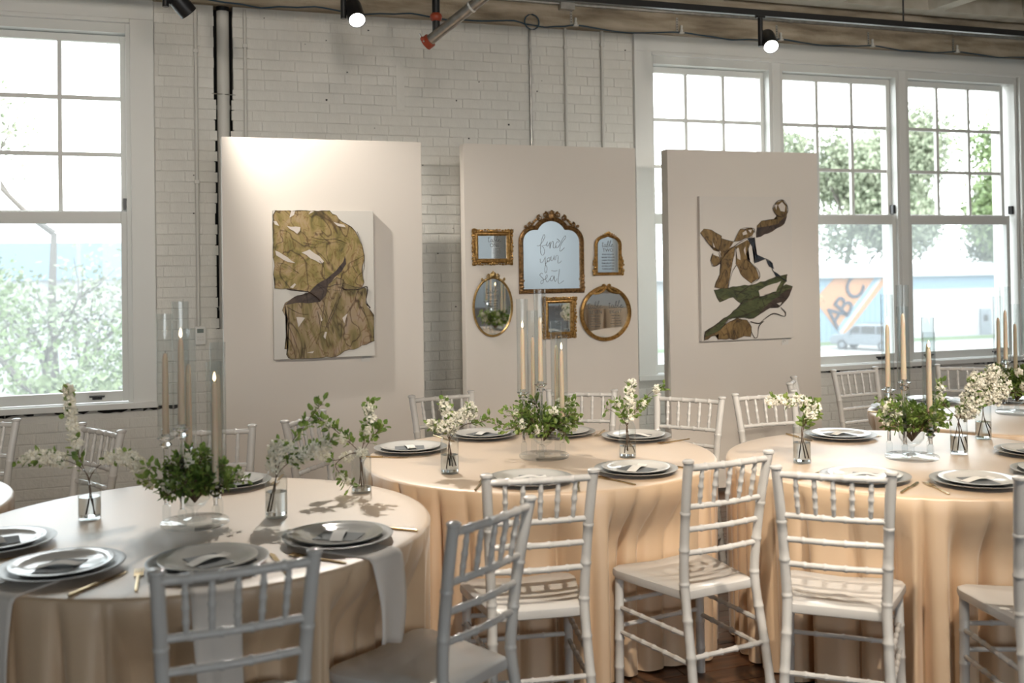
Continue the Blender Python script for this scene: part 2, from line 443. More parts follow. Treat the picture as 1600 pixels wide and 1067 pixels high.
# the ragged open joint under both sills
for k, (a, b) in enumerate(((-1.5, -.02), (3.35, 7.15))):
    q = MB(); x = a; r_ = random.Random(5+k)
    while x < b:
        L = r_.uniform(.03, .30)
        if r_.random() < .72:
            n = max(2, int(L/.03)); t0 = .742
            top = [(x+L*i/n, t0) for i in range(n+1)]; bot = [(x+L*i/n, t0-r_.uniform(.012, .030)) for i in range(n, -1, -1)]
            q.prism(bot[::-1]+top[::-1], W-.0095, W+.01)
        x += L+r_.uniform(.0, .05)
    o = q.build('sill_gap', M['dark'], wall)

# ------------------------------------------------------------------ free-standing panels
for (x0, x1), lab in zip(PANELS, ('freestanding pale gallery panel carrying the olive canvas', 'freestanding pale gallery panel carrying the gilt mirrors', 'freestanding pale gallery panel carrying the brown and green ribbon canvas')):
    p = empty('display_panel', ((x0+x1)/2, PY+PT/2, 0)); h = (x1-x0)/2
    MB().box(-h, h, -PT/2, PT/2, .03, PH).build('board', M['panel'], p, bevel=.003)
    for s in (-1, 1):
        MB().box(s*h*.7-.03, s*h*.7+.03, -.045, .045, 0, .03).build('foot', M['black'], p)
    tag(p, lab, 'panel', 'freestanding display panels')

# ------------------------------------------------------------------ tables, chairs
TAB = {'T0': (-1.28, 4.20), 'T1': (.104, 3.493), 'T2': (1.566, 4.205), 'T3': (2.967, 3.511), 'T4': (4.345, 4.32), 'T5': (5.35, 1.5), 'T6': (6.9, -1.4)}  # last two stand out of frame, added to brighten the round mirror
TN = {'T0': 'table under the single window', 'T1': 'table before the olive canvas', 'T2': 'table before the mirrors', 'T3': 'table before the ribbon canvas', 'T4': 'table under the triple window', 'T5': 'added hall table nearest the aisle, brightening the round mirror', 'T6': 'farther added hall table brightening the round mirror'}
TH = .76
CHAIRS = [
    (.165, 2.42, 96, 'white spindle-back chair at the table before the olive canvas, before a napkin'),
    (.857, 2.664, 126, 'white spindle-back chair beside the napkin hanging by the mirror table, turned to the olive canvas'),
    (1.155, 3.095, 82, 'white spindle-back chair at the mirror table, aisle side, nearer the olive canvas table'),
    (1.855, 3.105, 99, 'white spindle-back chair at the mirror table, aisle side, nearer the ribbon canvas table'),
    (2.03, 2.77, 50, 'white spindle-back chair at the ribbon canvas table, aisle side, nearest the mirror table'),
    (2.63, 2.385, 69, 'white spindle-back chair at the ribbon canvas table, aisle side, second from the mirror table'),
    (-.78, 5.28, -118, 'white spindle-back chair under the single window, farther from the pipe in the brick'),
    (-.24, 4.77, -151, 'white spindle-back chair below the single window beside the tall flower spray'),
    (.20, 4.57, -96, 'white spindle-back chair behind the candelabra of the olive canvas table'),
    (.625, 4.76, -36, 'white spindle-back chair between the olive canvas table and the mirror table'),
    (1.42, 5.29, -78, 'white spindle-back chair at the mirror table, in front of the gap between two panels'),
    (2.15, 5.11, -118, 'white spindle-back chair below the round mirror, behind the candelabra'),
    (2.55, 4.65, -142, 'white spindle-back chair before the gap between mirror panel and ribbon canvas panel'),
    (2.96, 4.595, -89, 'white spindle-back chair directly below the ribbon canvas'),
    (3.42, 5.03, -38, 'white spindle-back chair seen edge-on beside the ribbon canvas panel'),
    (4.135, 5.40, -83, 'white spindle-back chair under the triple window, below the parked van'),
    (4.89, 5.26, -128, 'white spindle-back chair under the triple window, farthest from the panels')]
def cloth_mesh(cx, cy, rot):
    r = random.Random(12); n = 608
    ph = [r.uniform(0, 6.3) for _ in range(6)]
    wt = [r.choice((.25, .5, .7, 1, 1)) for _ in range(40)]; kf = 19
    def fold(th):
        w = th+.045*math.sin(4*th+ph[0])+.03*math.sin(7*th+ph[1])
        i = int(kf*w/PI) % 38; v = wt[i if math.sin(2*kf*w) > 0 else i]
        u = kf*w/PI; fr_ = u-math.floor(u); lo_, hi_ = wt[int(math.floor(u-.5)) % 38], wt[int(math.floor(u+.5)) % 38]
        wv = wt[int(round(u)) % 38]
        return -wv*(1-abs(math.sin(kf*w)))**1.9+.07*math.sin(9*w+ph[3])+.10
    near = []
    for mx, my, face, _ in CHAIRS:
        if math.hypot(mx-cx, my-cy) < 1.35:
            a = math.radians(face); near.append((mx+.062*math.cos(a)-cx, my+.062*math.sin(a)-cy, math.cos(a), math.sin(a)))
    def dent(rad, th, z):
        if z > TH-.02: return rad
        w = min(1, (TH-.02-z)/.24); w = w*w*(3-2*w); out = rad
        for px_, py_, c, s_ in near:
            x, y = rad*math.cos(th)-px_, rad*math.sin(th)-py_
            for it in range(8):
                f = x*c+y*s_; l = abs(-x*s_+y*c); lim = .440-max(0, l-.20)*2.2
                if f >= lim or l > .36: break
                rad -= (lim-f)*.8; x, y = rad*math.cos(th)-px_, rad*math.sin(th)-py_
        return out+(rad-out)*w
    vs = [(0, 0, TH)]; fs = []; rings = []
    prof = [(.25, TH, 0), (.5, TH, 0), (.7, TH, 0), (.748, TH-.0005, 0), (.757, TH-.003, 0), (.762, TH-.010, .02)]
    for i in range(1, 15):
        t = i/14; prof.append((.7625-.012*t, TH-.010-(TH-.018)*t, min(1, .5*t**.5+.9*t)))
    for rad, z, a in prof:
        ring = []
        for k in range(n):
            th = 2*PI*k/n; rr_ = dent(rad, th+rot, z)+a*.105*fold(th); ring.append(len(vs)); vs.append((rr_*math.cos(th), rr_*math.sin(th), z))
        rings.append(ring)
    for k in range(n): fs.append((0, rings[0][k], rings[0][(k+1) % n]))
    for a, b in zip(rings, rings[1:]):
        for k in range(n): fs.append((a[k], b[k], b[(k+1) % n], a[(k+1) % n]))
    return MB().add(vs, fs).mesh('tablecloth', M['cloth'], 'all')
wood = mat('plywood_top', (.35, .24, .14), .6); leg_m = mat('grey_table_leg', (.2, .2, .2), .4, .6)
for i, (k, (x, y)) in enumerate(TAB.items()):
    c = link('tablecloth', cloth_mesh(x, y, i*1.13+.3), None, (x, y, 0), (0, 0, i*1.13+.3))
    tag(c, 'champagne satin cloth on the '+TN[k], 'tablecloth', 'champagne tablecloths')
    t = empty('round_table', (x, y, 0))
    MB().lathe([(.735, TH-.030), (.735, TH-.008)], 48).build('tabletop', wood, t)
    for a in range(4):
        an = a*PI/2+.4; MB().tube([(.5*math.cos(an), .5*math.sin(an), 0), (.5*math.cos(an), .5*math.sin(an), TH-.030)], .016, 8).build('leg', leg_m, t)
    tag(t, 'round table under its cloth, the '+TN[k], 'table', 'round banquet tables')

def bamboo(pts, r, rings, n=10, flare=1.28, taper=None):
    """turned bar with raised bamboo rings; pts = polyline, rings = fractions of its length"""
    P_ = [Vector(p) for p in pts]; ls = [0]
    for a, b in zip(P_, P_[1:]): ls.append(ls[-1]+(b-a).length)
    T_ = ls[-1]
    def at(d):
        for i in range(len(P_)-1):
            if d <= ls[i+1] or i == len(P_)-2:
                return P_[i].lerp(P_[i+1], (d-ls[i])/max(ls[i+1]-ls[i], 1e-9))
    ev = [(l, 1) for l in ls]
    for f in rings:
        d = f*T_
        for off, s in ((-.007, 1.0), (-.003, flare), (.003, flare), (.007, 1.0)): ev.append((min(max(d+off, 0), T_), s))
    ev.sort(); m = MB()
    def rr_(d): return r if taper is None else r*(taper[0]+(taper[1]-taper[0])*min(1, 2*abs(d/T_-.5)))
    m.tube([at(d) for d, _ in ev], [rr_(d)*s for d, s in ev], n)
    return m
def make_chair():
    """local: origin on the floor below the back posts, faces +y; x to the sitter's left/right"""
    root = empty('chiavari_chair'); cm = M['chair']
    def post(s): return smooth_path([(s*.172, -.075, 0), (s*.163, -.045, .22), (s*.155, -.006, .44), (s*.158, -.004, .55), (s*.166, -.028, .74), (s*.177, -.062, .915)], 4)
    def px(z):
        p = post(1)
        for a, b in zip(p, p[1:]):
            if a[2] <= z <= b[2]:
                t = (z-a[2])/(b[2]-a[2]); return (a[0]+(b[0]-a[0])*t, a[1]+(b[1]-a[1])*t)
        return p[-1][:2]
    for s in (-1, 1):
        m = bamboo(post(s), .0165, (.12, .27, .40, .53, .66, .80), 12, 1.13)
        top = post(s)[-1]; m.lathe([(.0165, 0), (.020, .003), (.020, .010), (.014, .014)], 12, (top[0], top[1], top[2]-.006))
        m.build('back_post', cm, root, True)
        bamboo([(s*.19, .355, 0), (s*.185, .352, .43)], .0165, (.22, .46, .72), 12, 1.13).build('leg', cm, root, True)
    # seat
    q = MB(); pts = [(-.150, .0), (-.158, .03), (-.19, .20), (-.212, .335), (-.203, .372), (-.175, .388), (0, .395), (.175, .388), (.203, .372), (.212, .335), (.19, .20), (.158, .03), (.150, .0)]
    n = len(pts); lay = [(.92, .422), (.985, .428), (1, .440), (.99, .456), (.95, .461), (.6, .4575)]
    vs = []; fs = []
    for s, z in lay:
        for x, y in pts: vs.append((x*s, .19+(y-.19)*s, z-(.010*max(0, (y-.30)/.09) if abs(x) < .1 and y > .3 else 0)))
    for a in range(len(lay)-1):
        for k in range(n): fs.append((a*n+k, a*n+(k+1) % n, (a+1)*n+(k+1) % n, (a+1)*n+k))
    fs.append(tuple(range(n))[::-1]); fs.append(tuple((len(lay)-1)*n+k for k in range(n)))
    q.add(vs, fs).build('seat', cm, root, True)
    def rail(z, name, r=.0098, bow=.012):
        x, y = px(z)
        return bamboo(smooth_path([(-x, y, z), (0, y-bow, z), (x, y, z)], 4), r, (.2, .4, .6, .8), 10, 1.22).build(name, cm, root, True)
    rail(.893, 'top_rail', .0115); rail(.755, 'rail'); rail(.675, 'rail'); rail(.592, 'rail')
    for k in range(5):
        f = (k-2)/3.0; a = px(.893); b = px(.755); bow = .012*(1-abs(f))
        bamboo([(f*a[0], a[1]-bow, .893), (f*b[0], b[1]-bow, .755)], .0082, (.25, .5, .75), 10, 1.22, (1.0, .82)).build('spindle', cm, root, True)
    for z in (.315, .225):
        bamboo([(-.188, .354, z+.02), (.188, .354, z+.02)], .0085, (.25, .5, .75), 8).build('stretcher', cm, root, True)
        for s in (-1, 1):
            x, y = px(z); bamboo([(s*.188, .354, z), (s*x, y, z)], .0085, (.2, .35, .5, .65, .8), 8).build('stretcher', cm, root, True)
    x, y = px(.245); bamboo([(-x, y, .245), (x, y, .245)], .009, (.2, .4, .6, .8), 8).build('stretcher', cm, root, True)
    return root
chair0 = make_chair(); used = [False]
def chair(mx, my, face, label):
    """mx,my: midpoint between the post tops; face: heading in degrees"""
    o = chair0 if not used[0] else copy_tree(chair0); used[0] = True
    a = math.radians(face-90)
    o.location = (mx-(-.062)*-math.sin(a), my-(-.062)*math.cos(a), 0); o.rotation_euler = (0, 0, a)
    tag(o, label, 'chair', 'white ladder-back banquet chairs')
AI = 'side away from the panels'
for mx, my, face, lab in CHAIRS:
    chair(mx, my, face, lab)

# ------------------------------------------------------------------ place settings
def pt(r, z): return (r, z)
CH = MB().lathe([(.092, 0), (.100, .001), (.130, .009), (.164, .0165), (.166, .019), (.163, .020), (.140, .014), (.118, .0065), (.0001, .006)], 56).mesh('charger_plate', M['charger'], True)
PL = MB().lathe([(.075, 0), (.088, .001), (.112, .010), (.134, .016), (.1355, .0185), (.132, .019), (.108, .0135), (.088, .0055), (.0001, .005)], 56).mesh('dinner_plate', M['plate'], True)
CARD = MB().box(-.047, .047, -.066, .066, 0, .0016).mesh('menu_card', M['menu'])
q = MB(); vs = []; fs = []
for i in range(13):
    u = -.062+.124*i/12; z = .0018+.010*max(0, math.sin(PI*i/12))**1.5+(.008 if i == 12 else .003 if i == 11 else 0)
    vs += [(u, -.019, z), (u, .019, z), (u, .019, z+.0007), (u, -.019, z+.0007)]
for i in range(12):
    for k in range(4): fs.append((i*4+k, i*4+(k+1) % 4, i*4+4+(k+1) % 4, i*4+4+k))
fs += [(3, 2, 1, 0), (48, 49, 50, 51)]
STRIP = q.add(vs, fs).mesh('name_strip', M['strip'])
def cutlery(kind):
    root = empty(kind)
    if kind == 'dinner_knife':
        MB().box(-.0045, .0045, -.115, -.010, 0, .007).build('handle', M['gold'], root, bevel=.002)
        MB().prism([(-.004, 0), (.004, 0), (.010, .03), (.010, .09), (.003, .115), (-.005, .110)], 0, .0014)
        b = MB(); poly = [(-.0045, -.012), (.0045, -.012), (.009, .03), (.0085, .085), (.001, .108), (-.005, .098)]
        b.add([(x, y, .002) for x, y in poly]+[(x, y, .0034) for x, y in poly], [tuple(range(6))[::-1], tuple(range(6, 12))]+[(i, (i+1) % 6, (i+1) % 6+6, i+6) for i in range(6)]).build('blade', M['gold'], root)
    else:
        MB().box(-.004, .004, -.105, .03, 0, .005).build('handle', M['gold'], root, bevel=.0015)
        b = MB().box(-.012, .012, .03, .052, .0015, .004)
        b.build('fork_head', M['gold'], root)
        for k in range(4): MB().box(-.012+k*.0067, -.0085+k*.0067, .052, .095, .003, .0052).build('tine', M['gold'], root)
    return root
knife0 = cutlery('dinner_knife'); fork0 = cutlery('dinner_fork'); uk = [False, False]
def put(proto, idx, loc, rz, lab, cat, grp):
    o = proto if not uk[idx] else copy_tree(proto); uk[idx] = True
    o.location = loc; o.rotation_euler = (0, 0, rz); tag(o, lab, cat, grp)
rs = random.Random(21)
def setting(x, y, T, where, dz=0):
    cx, cy = TAB[T]; a = math.atan2(cy-y, cx-x)-PI/2      # local +y towards the table centre
    z = TH+.0006+dz
    def lp(u, v): return (x+u*math.cos(a)-v*math.sin(a), y+u*math.sin(a)+v*math.cos(a))
    tag(link('charger_plate', CH, None, (x, y, z)), 'grey charger plate at the '+where, 'plate', 'grey charger plates')
    tag(link('dinner_plate', PL, None, (x, y, z+.0067)), 'pale dinner plate at the '+where, 'plate', 'pale dinner plates')
    ca = a+rs.uniform(-.25, .25)+.25
    tag(link('menu_card', CARD, None, (*lp(.0, -.005), z+.0124), (0, 0, ca)), 'slate menu card at the '+where, 'card', 'slate menu cards')
    tag(link('name_strip', STRIP, None, (*lp(.0, -.005), z+.0125), (0, 0, ca+.2)), 'cream name strip at the '+where, 'card', 'cream name strips')
    put(fork0, 0, (*lp(-.184, -.055), TH+.0006), a-.06, 'gold fork at the '+where, 'fork', 'gold forks')
    put(knife0, 1, (*lp(.184, -.05), TH+.0006), a+.06, 'gold knife at the '+where, 'knife', 'gold knives')
OC, MI, RC, TW = 'olive canvas table', 'mirror table', 'ribbon canvas table', 'triple window table'
for x, y, T, w in [
    (-.468, 3.442, 'T1', OC+' aisle side, first from single window'), (-.259, 3.076, 'T1', OC+' aisle side, second from single window'),
    (.122, 2.975, 'T1', OC+' aisle side, third from single window'), (.503, 3.102, 'T1', OC+' aisle side, fourth from single window'),
    (.242, 4.085, 'T1', OC+' panel side, behind candelabra'),
    (1.07, 4.54, 'T2', MI+' panel side, first from the olive canvas'), (1.484, 4.766, 'T2', MI+' panel side, second from the olive canvas'),
    (1.86, 4.68, 'T2', MI+' panel side, third from the olive canvas'), (2.14, 4.425, 'T2', MI+' panel side, fourth from the olive canvas'),
    (1.786, 3.70, 'T2', MI+' aisle side, nearer the ribbon canvas'), (1.333, 3.688, 'T2', MI+' aisle side, nearer the olive canvas'),
    (3.023, 4.06, 'T3', RC+' panel side'), (2.515, 3.235, 'T3', RC+' aisle side, first from the mirrors'),
    (2.835, 3.01, 'T3', RC+' aisle side, second from the mirrors'), (3.24, 3.03, 'T3', RC+' aisle side, third from the mirrors'), (3.50, 3.379, 'T3', RC+' aisle side, fourth from the mirrors'),
    (3.93, 4.72, 'T4', TW+', first from the panels'), (4.27, 4.885, 'T4', TW+', second from the panels'), (4.70, 4.74, 'T4', TW+', third from the panels')]:
    setting(x, y, T, w, .003 if T == 'T1' and y < 3.2 else 0)
# the partly seen setting of the next table
setting(-.80, 4.36, 'T0', 'single window table')
# napkins hanging over the rim
def napkin(T, ang, drop, wid, lab, seed):
    cx, cy = TAB[T]; a = math.radians(ang); r_ = random.Random(seed); n = 9; vs = []; fs = []
    path = [(.46, TH+.0004), (.62, TH+.0004), (.745, TH+.0006), (.766, TH-.002), (.776, TH-.014)]
    for i in range(1, 12): path.append((.776+.016*math.sin(i*.28), TH-.014-drop*i/11))
    for j, (rad, z) in enumerate(path):
        s = max(0, j-4)/11
        for k in range(n):
            u = (k/(n-1)-.5)*wid*(1-.12*s)+.012*s*s; w_ = rad+.010*s*math.sin(k*1.25+seed)+.004*s
            zz = z-(.03*s*s*((k/(n-1))-.3) if s > 0 else 0)
            vs.append((cx+w_*math.cos(a)-u*math.sin(a), cy+w_*math.sin(a)+u*math.cos(a), zz))
    for j in range(len(path)-1):
        for k in range(n-1): fs.append((j*n+k, j*n+k+1, (j+1)*n+k+1, (j+1)*n+k))
    me = MB().add(vs, fs).mesh('napkin', M['napkin'], 'all')
    o = link('napkin', me); md = o.modifiers.new('thickness', 'SOLIDIFY'); md.thickness = .002; md.offset = 1
    tag(o, lab, 'napkin', 'ivory napkins')
napkin('T1', -49, .235, .14, 'ivory napkin hanging from the olive canvas table beside the mirror table', 1)
napkin('T1', -88, .265, .125, 'ivory napkin hanging behind the chair back at the olive canvas table', 2)
napkin('T1', -131, .36, .13, 'ivory napkin hanging from the olive canvas table under the second place from the window', 3)

# ------------------------------------------------------------------ centrepieces
CR = Vector((math.cos(YAW), -math.sin(YAW), 0)); CD = Vector((math.sin(YAW), math.cos(YAW), 0))
def loc3(u, v, d): return CR*u+CD*d+Vector((0, 0, v))
RANK = ['second tallest', 'tallest', 'middle', 'second shortest', 'shortest']
ARMS = [(190, .284, .26), (262, .325, .27), (118, .23, .27), (46, .185, .28), (-26, .130, .32)]
def candelabra(T, x, y, rot, lit, tname):
    z0 = TH+.0006; root = empty('candelabra', (x, y, z0))
    MB().lathe([(.104, 0), (.108, .003), (.108, .011), (.104, .014), (.0001, .014)], 48).build('base', M['glass'], root, True)
    for k in range(3):
        a = k*2.1; MB().ball((.088*math.cos(a), .088*math.sin(a), .0), (.006, .006, .003)).build('foot', M['acrylic'], root, True) if False else None
    for i, (an, hc, lc) in enumerate(ARMS):
        a = math.radians(an+rot); p = loc3(.088*math.cos(a), 0, .088*math.sin(a))
        arm = empty('arm', p); arm.parent = root
        MB().lathe([(.0125, .0145), (.0135, .02), (.0135, .062), (.008, .070)], 6).build('foot_block', M['tube'], arm)
        MB().lathe([(.0072, .070), (.0072, hc-.035)], 10).build('rod', M['acrylic'], arm, True)
        MB().lathe([(.007, hc-.035), (.020, hc-.024), (.012, hc-.014), (.026, hc-.004), (.0285, hc), (.014, hc+.002), (.013, hc+.012), (.0001, hc+.012)], 8).build('crystal_cup', M['acrylic'], arm)
        MB().lathe([(.0255, hc+.001), (.0255, hc+.40), (.0237, hc+.40), (.0237, hc+.003)], 24, close=False).build('glass_tube', M['tube'], arm, True)
        cz = z0+hc+.0125
        c = empty('taper_candle', (x+p.x, y+p.y, cz))
        MB().lathe([(.0110, 0), (.0105, .06), (.0085, lc-.02), (.006, lc-.004), (.002, lc)], 14).build('candle_stick', M['wax'], c, True)
        MB().tube([(0, 0, lc-.001), (.0006, 0, lc+.008)], .0008, 5).build('wick', M['wick'], c)
        if i in lit:
            MB().lathe([(.0004, lc+.003), (.0045, lc+.010), (.0050, lc+.015), (.0032, lc+.024), (.0004, lc+.034)], 10).build('flame', M['flame'], c, True)
        tag(c, 'cream taper candle in the %s tube on the %s' % (RANK[i], tname), 'candle', 'cream taper candles')
    tag(root, 'clear five-arm candelabra with glass tubes on the '+tname, 'candelabra', 'crystal candelabra')
    cp = empty('compote_bowl', (x, y, z0+.0147))
    MB().lathe([(.036, 0), (.037, .004), (.012, .010), (.009, .030), (.014, .036), (.032, .046), (.050, .068), (.053, .098), (.0515, .098), (.048, .070), (.030, .050), (.0001, .044)], 28).build('bowl', M['glass'], cp, True)
    tag(cp, 'small clear footed compote bowl of greens on the '+tname, 'bowl', 'glass compotes')

def rnd_dir(r):
    while True:
        v = Vector((r.uniform(-1, 1), r.uniform(-1, 1), r.uniform(-1, 1)))
        if .05 < v.length < 1: return v.normalized()
def leaf_into(mb, p, d, n_, L, w):
    d = d.normalized(); s_ = d.cross(n_)
    if s_.length < 1e-4: s_ = d.cross(Vector((0, 0, 1)))
    s_.normalize(); n_ = s_.cross(d)
    mb.add([p, p+d*L*.35+s_*w*.5+n_*L*.06, p+d*L*.75+s_*w*.38+n_*L*.08, p+d*L, p+d*L*.75-s_*w*.38+n_*L*.08, p+d*L*.35-s_*w*.5+n_*L*.06, p+d*L*.5-n_*L*.03],
           [(0, 1, 6), (1, 2, 6), (2, 3, 6), (3, 4, 6), (4, 5, 6), (5, 0, 6)])
def floret_into(mb, p, r_, s):
    a = rnd_dir(r_); b = a.cross(rnd_dir(r_)).normalized(); c = a.cross(b)
    vs = [p+a*s*.35]
    for k in range(5):
        t = 2*PI*k/5; vs.append(p+(b*math.cos(t)+c*math.sin(t))*s); t += PI/5; vs.append(p+(b*math.cos(t)+c*math.sin(t))*s*.55-a*s*.12)
    vs.append(p-a*s*.3)
    mb.add(vs, [(0, 1+k, 1+(k+1) % 10) for k in range(10)]+[(11, 1+(k+1) % 10, 1+k) for k in range(10)])
def arrangement(base, stems, seed, label, group, name='flower_spray', leaf=.026, dens=1.35):
    """stems: (points (u,v,d) from the vase foot, leaf start fraction, leaves, flower clusters at fractions, cluster size)"""
    r = random.Random(seed); root = empty(name, base)
    st, lf, bl = MB(), MB(), MB()
    for pts, t0, nl, fl, cs in stems:
        P_ = [loc3(*p) for p in smooth_path(pts, 5)]; m = len(P_)
        st.tube(P_, [.0019*(1-.6*i/(m-1)) for i in range(m)], 5)
        def at(t):
            f = t*(m-1); i = min(int(f), m-2); return P_[i].lerp(P_[i+1], f-i), (P_[i+1]-P_[i]).normalized()
        for k in range(int(nl*dens)):
            t = t0+(1-t0)*r.random(); p, d = at(t); q = rnd_dir(r)
            dd = (q-d*q.dot(d)*.4+d*.5+Vector((0, 0, .2))).normalized()
            tw = p+dd*r.uniform(.004, .018)
            st.tube([p, tw], [.0008, .0005], 3)
            leaf_into(lf, tw, dd, (rnd_dir(r)+Vector((0, 0, .9))).normalized(), leaf*r.uniform(.7, 1.25), leaf*r.uniform(.48, .75))
        for t in fl:
            p, d = at(t); cs *= 1.0; off = rnd_dir(r)*cs*.35
            for k in range(int(44*cs/.016)):
                q = rnd_dir(r)*cs*1.3*(r.random()**.4); floret_into(bl, p+off+q, r, r.uniform(.0075, .0115))
    st.build('stems', M['stem'], root, fix=False)
    if lf.v: stuff(lf.build('foliage', M['leaf'], root, fix=False))
    if bl.v: stuff(bl.build('blossoms', M['blossom'], root, fix=False))
    tag(root, label, 'flowers', group); return root
def bowl_greens(T, x, y, seed, tname, fl=26, spread=1.0, side=0):
    r = random.Random(seed); stems = []
    for k in range(52):
        a = r.uniform(0, 2*PI); e = r.uniform(-.15, 1.1); L = r.uniform(.07, .15)*spread
        du, dd = math.cos(a)*math.cos(e)*L*1.25+side*r.random(), math.sin(a)*math.cos(e)*L*.9; dv = .105+max(-.02, math.sin(e)*L*.85)
        stems.append(([(0, .055, 0), (du*.25, .098, dd*.25), (du*.6, .055+dv*.62, dd*.6), (du, .01+dv, dd)], .45, 20, [r.uniform(.7, 1)] if k < fl else [], .017))
    arrangement((x, y, TH+.0155), stems, seed, 'mound of greens and blossoms on the '+tname, 'compote greens', 'greenery_mound', .023)
for T, xy, rot, lit, sd, fl in (('T1', TAB['T1'], 0, (1, 4), 31, 9), ('T2', (1.567, 4.15), 0, (0, 4), 32, 20), ('T3', TAB['T3'], -30, (4, 0), 33, 18), ('T4', TAB['T4'], 20, (1,), 34, 30)):
    candelabra(T, xy[0], xy[1], rot, lit, TN[T]); bowl_greens(T, xy[0], xy[1], sd, TN[T], fl, 1.15 if T != 'T1' else 1.0)

VASE_A = [(.0355, .001), (.0365, .004), (.0365, .118), (.034, .136), (.027, .150), (.0215, .158), (.0215, .166)]
VASE_B = [(.0345, .001), (.0355, .004), (.0355, .150), (.035, .158)]
def vase(x, y, kind, level, stems, seed, label, flabel, dens=1.35, leaf=.026):
    prof = VASE_A if kind == 'A' else VASE_B
    root = empty('bud_vase', (x, y, TH+.0006))
    inner = [(r-.0018, z) for r, z in prof[::-1] if z > .01]+[(prof[1][0]-.0018, .010)]
    MB().lathe([(.0001, .0)]+prof+inner+[(.0001, .010)], 28, close=False).build('glass_body', M['glass'], root, True)
    MB().lathe([(.0001, .0012), (.0335, .0012), (.0342, .004), (.0342, .0095), (.0001, .0098)], 28, close=False).build('thick_base', M['glass'], root, True)
    w = prof[1][0]-.0022
    MB().lathe([(.0001, .0102), (w, .0102), (w, level), (.0001, level)], 28, close=False).build('water', M['water'], root, True)
    tag(root, label, 'vase', 'clear bud vases')
    arrangement((x, y, TH+.0006), stems, seed, flabel, 'flower sprays in bud vases', dens=dens, leaf=leaf)
    return root
fr = lambda *a: list(a)
vase(-.225, 3.703, 'A', .075, [
    ([(.012, .015, 0), (.0, .12, 0), (-.03, .20, 0), (-.065, .32, .01), (-.075, .43, .02)], .42, 24, [.6, .65, .7, .75, .8, .85, .9, .95, 1], .015),
    ([(-.012, .015, .01), (.0, .13, 0), (-.05, .185, .0), (-.14, .21, -.01), (-.245, .205, 0)], .35, 26, [.6, .66, .7, .74, .78, .84, .9], .021),
    ([(.02, .015, -.01), (.0, .13, 0), (.06, .195, 0), (.13, .205, 0), (.17, .165, .0), (.195, .115, 0)], .35, 22, [.42, .47, .52, .56, .6, .64, .68, .72, .76, .8, .86, .93, 1], .020)], 41,
    'round-shouldered bud vase with a wide spreading spray near the single window', 'wide white spirea spray reaching up and sideways near the single window')
vase(.363, 3.488, 'A', .085, [
    ([(-.022, .02, 0), (.0, .13, 0), (.02, .20, 0), (.07, .27, .01), (.125, .34, .02), (.15, .37, .02)], .35, 42, [.5], .016),
    ([(-.015, .02, .01), (.0, .13, 0), (.0, .19, 0), (.012, .24, -.01)], .5, 22, [.55, .7, .85, .95], .024),
    ([(-.02, .02, -.01), (.0, .13, 0), (.05, .185, 0), (.11, .215, 0), (.185, .25, .0)], .4, 50, [.55, .7, .8, .92], .020)], 42,
    'round-shouldered bud vase beside the candelabra of the olive canvas table', 'leafy spray with white clusters beside the candelabra of the olive canvas table')
vase(.698, 3.755, 'A', .02, [
    ([(.01, .02, 0), (.0, .13, 0), (.015, .2, 0), (.03, .28, 0), (.035, .33, .01)], .4, 50, [.6, .72, .85], .016),
    ([(-.01, .02, 0), (.0, .13, 0), (-.06, .20, 0), (-.12, .25, 0), (-.16, .275, 0)], .38, 46, [.5, .75], .014),
    ([(.0, .02, .01), (.0, .13, 0), (.05, .21, 0), (.085, .245, 0)], .5, 24, [.4], .016),
    ([(.01, .02, -.01), (-.01, .14, 0), (-.10, .12, -.01), (-.15, .16, -.02)], .55, 8, [.5, .9, 1], .018),
    ([(.0, .02, -.01), (-.01, .145, -.01), (-.09, .11, -.02), (-.06, .06, -.03), (-.03, .035, -.04)], .5, 22, [.7, .85], .008)], 43,
    'nearly empty bud vase at the rim where the olive canvas and mirror tables meet', 'bushy green spray where the olive canvas and mirror tables meet')
vase(1.094, 3.969, 'A', .075, [
    ([(-.01, .02, 0), (.0, .13, 0), (-.01, .22, 0), (-.02, .285, 0)], .45, 26, [.8, .9, 1], .018),
    ([(.02, .03, 0), (.0, .13, 0), (.03, .20, 0), (.07, .24, 0), (.085, .255, 0)], .42, 36, [.6, .7, .8, .92], .024),
    ([(.0, .03, .01), (.0, .13, 0), (-.03, .175, 0), (-.075, .195, 0)], .42, 26, [.7, .95], .018),
    ([(.01, .03, -.01), (.0, .13, 0), (.0, .18, -.01), (.01, .20, -.02)], .5, 16, [.7, .85, 1], .026),
    ([(.0, .03, .01), (.0, .13, 0), (.06, .19, .01), (.12, .20, .01), (.165, .215, .01)], .5, 22, [], .01)], 44,
    'bud vase on the mirror table nearer the olive canvas', 'cream blossom spray on the mirror table nearer the olive canvas')
vase(1.893, 4.001, 'A', .05, [
    ([(-.01, .02, 0), (.0, .13, 0), (.01, .22, 0), (.02, .31, 0)], .35, 44, [.5, .6, .7, .8, .9, 1], .017),
    ([(.025, .02, 0), (.0, .13, 0), (.05, .21, 0), (.09, .255, 0)], .45, 26, [.8], .012),
    ([(.0, .03, .01), (.0, .13, 0), (-.03, .20, 0), (-.045, .235, 0)], .45, 24, [.9], .012),
    ([(.0, .03, .01), (.0, .13, 0), (-.05, .19, 0), (-.09, .21, 0)], .7, 6, [], .012),
    ([(.0, .03, -.01), (.0, .14, 0), (.07, .24, .01), (.13, .29, .02), (.16, .295, .02)], .7, 12, [.75], .014)], 45,
    'bud vase on the mirror table below the round mirror', 'upright cream spray on the mirror table below the round mirror')
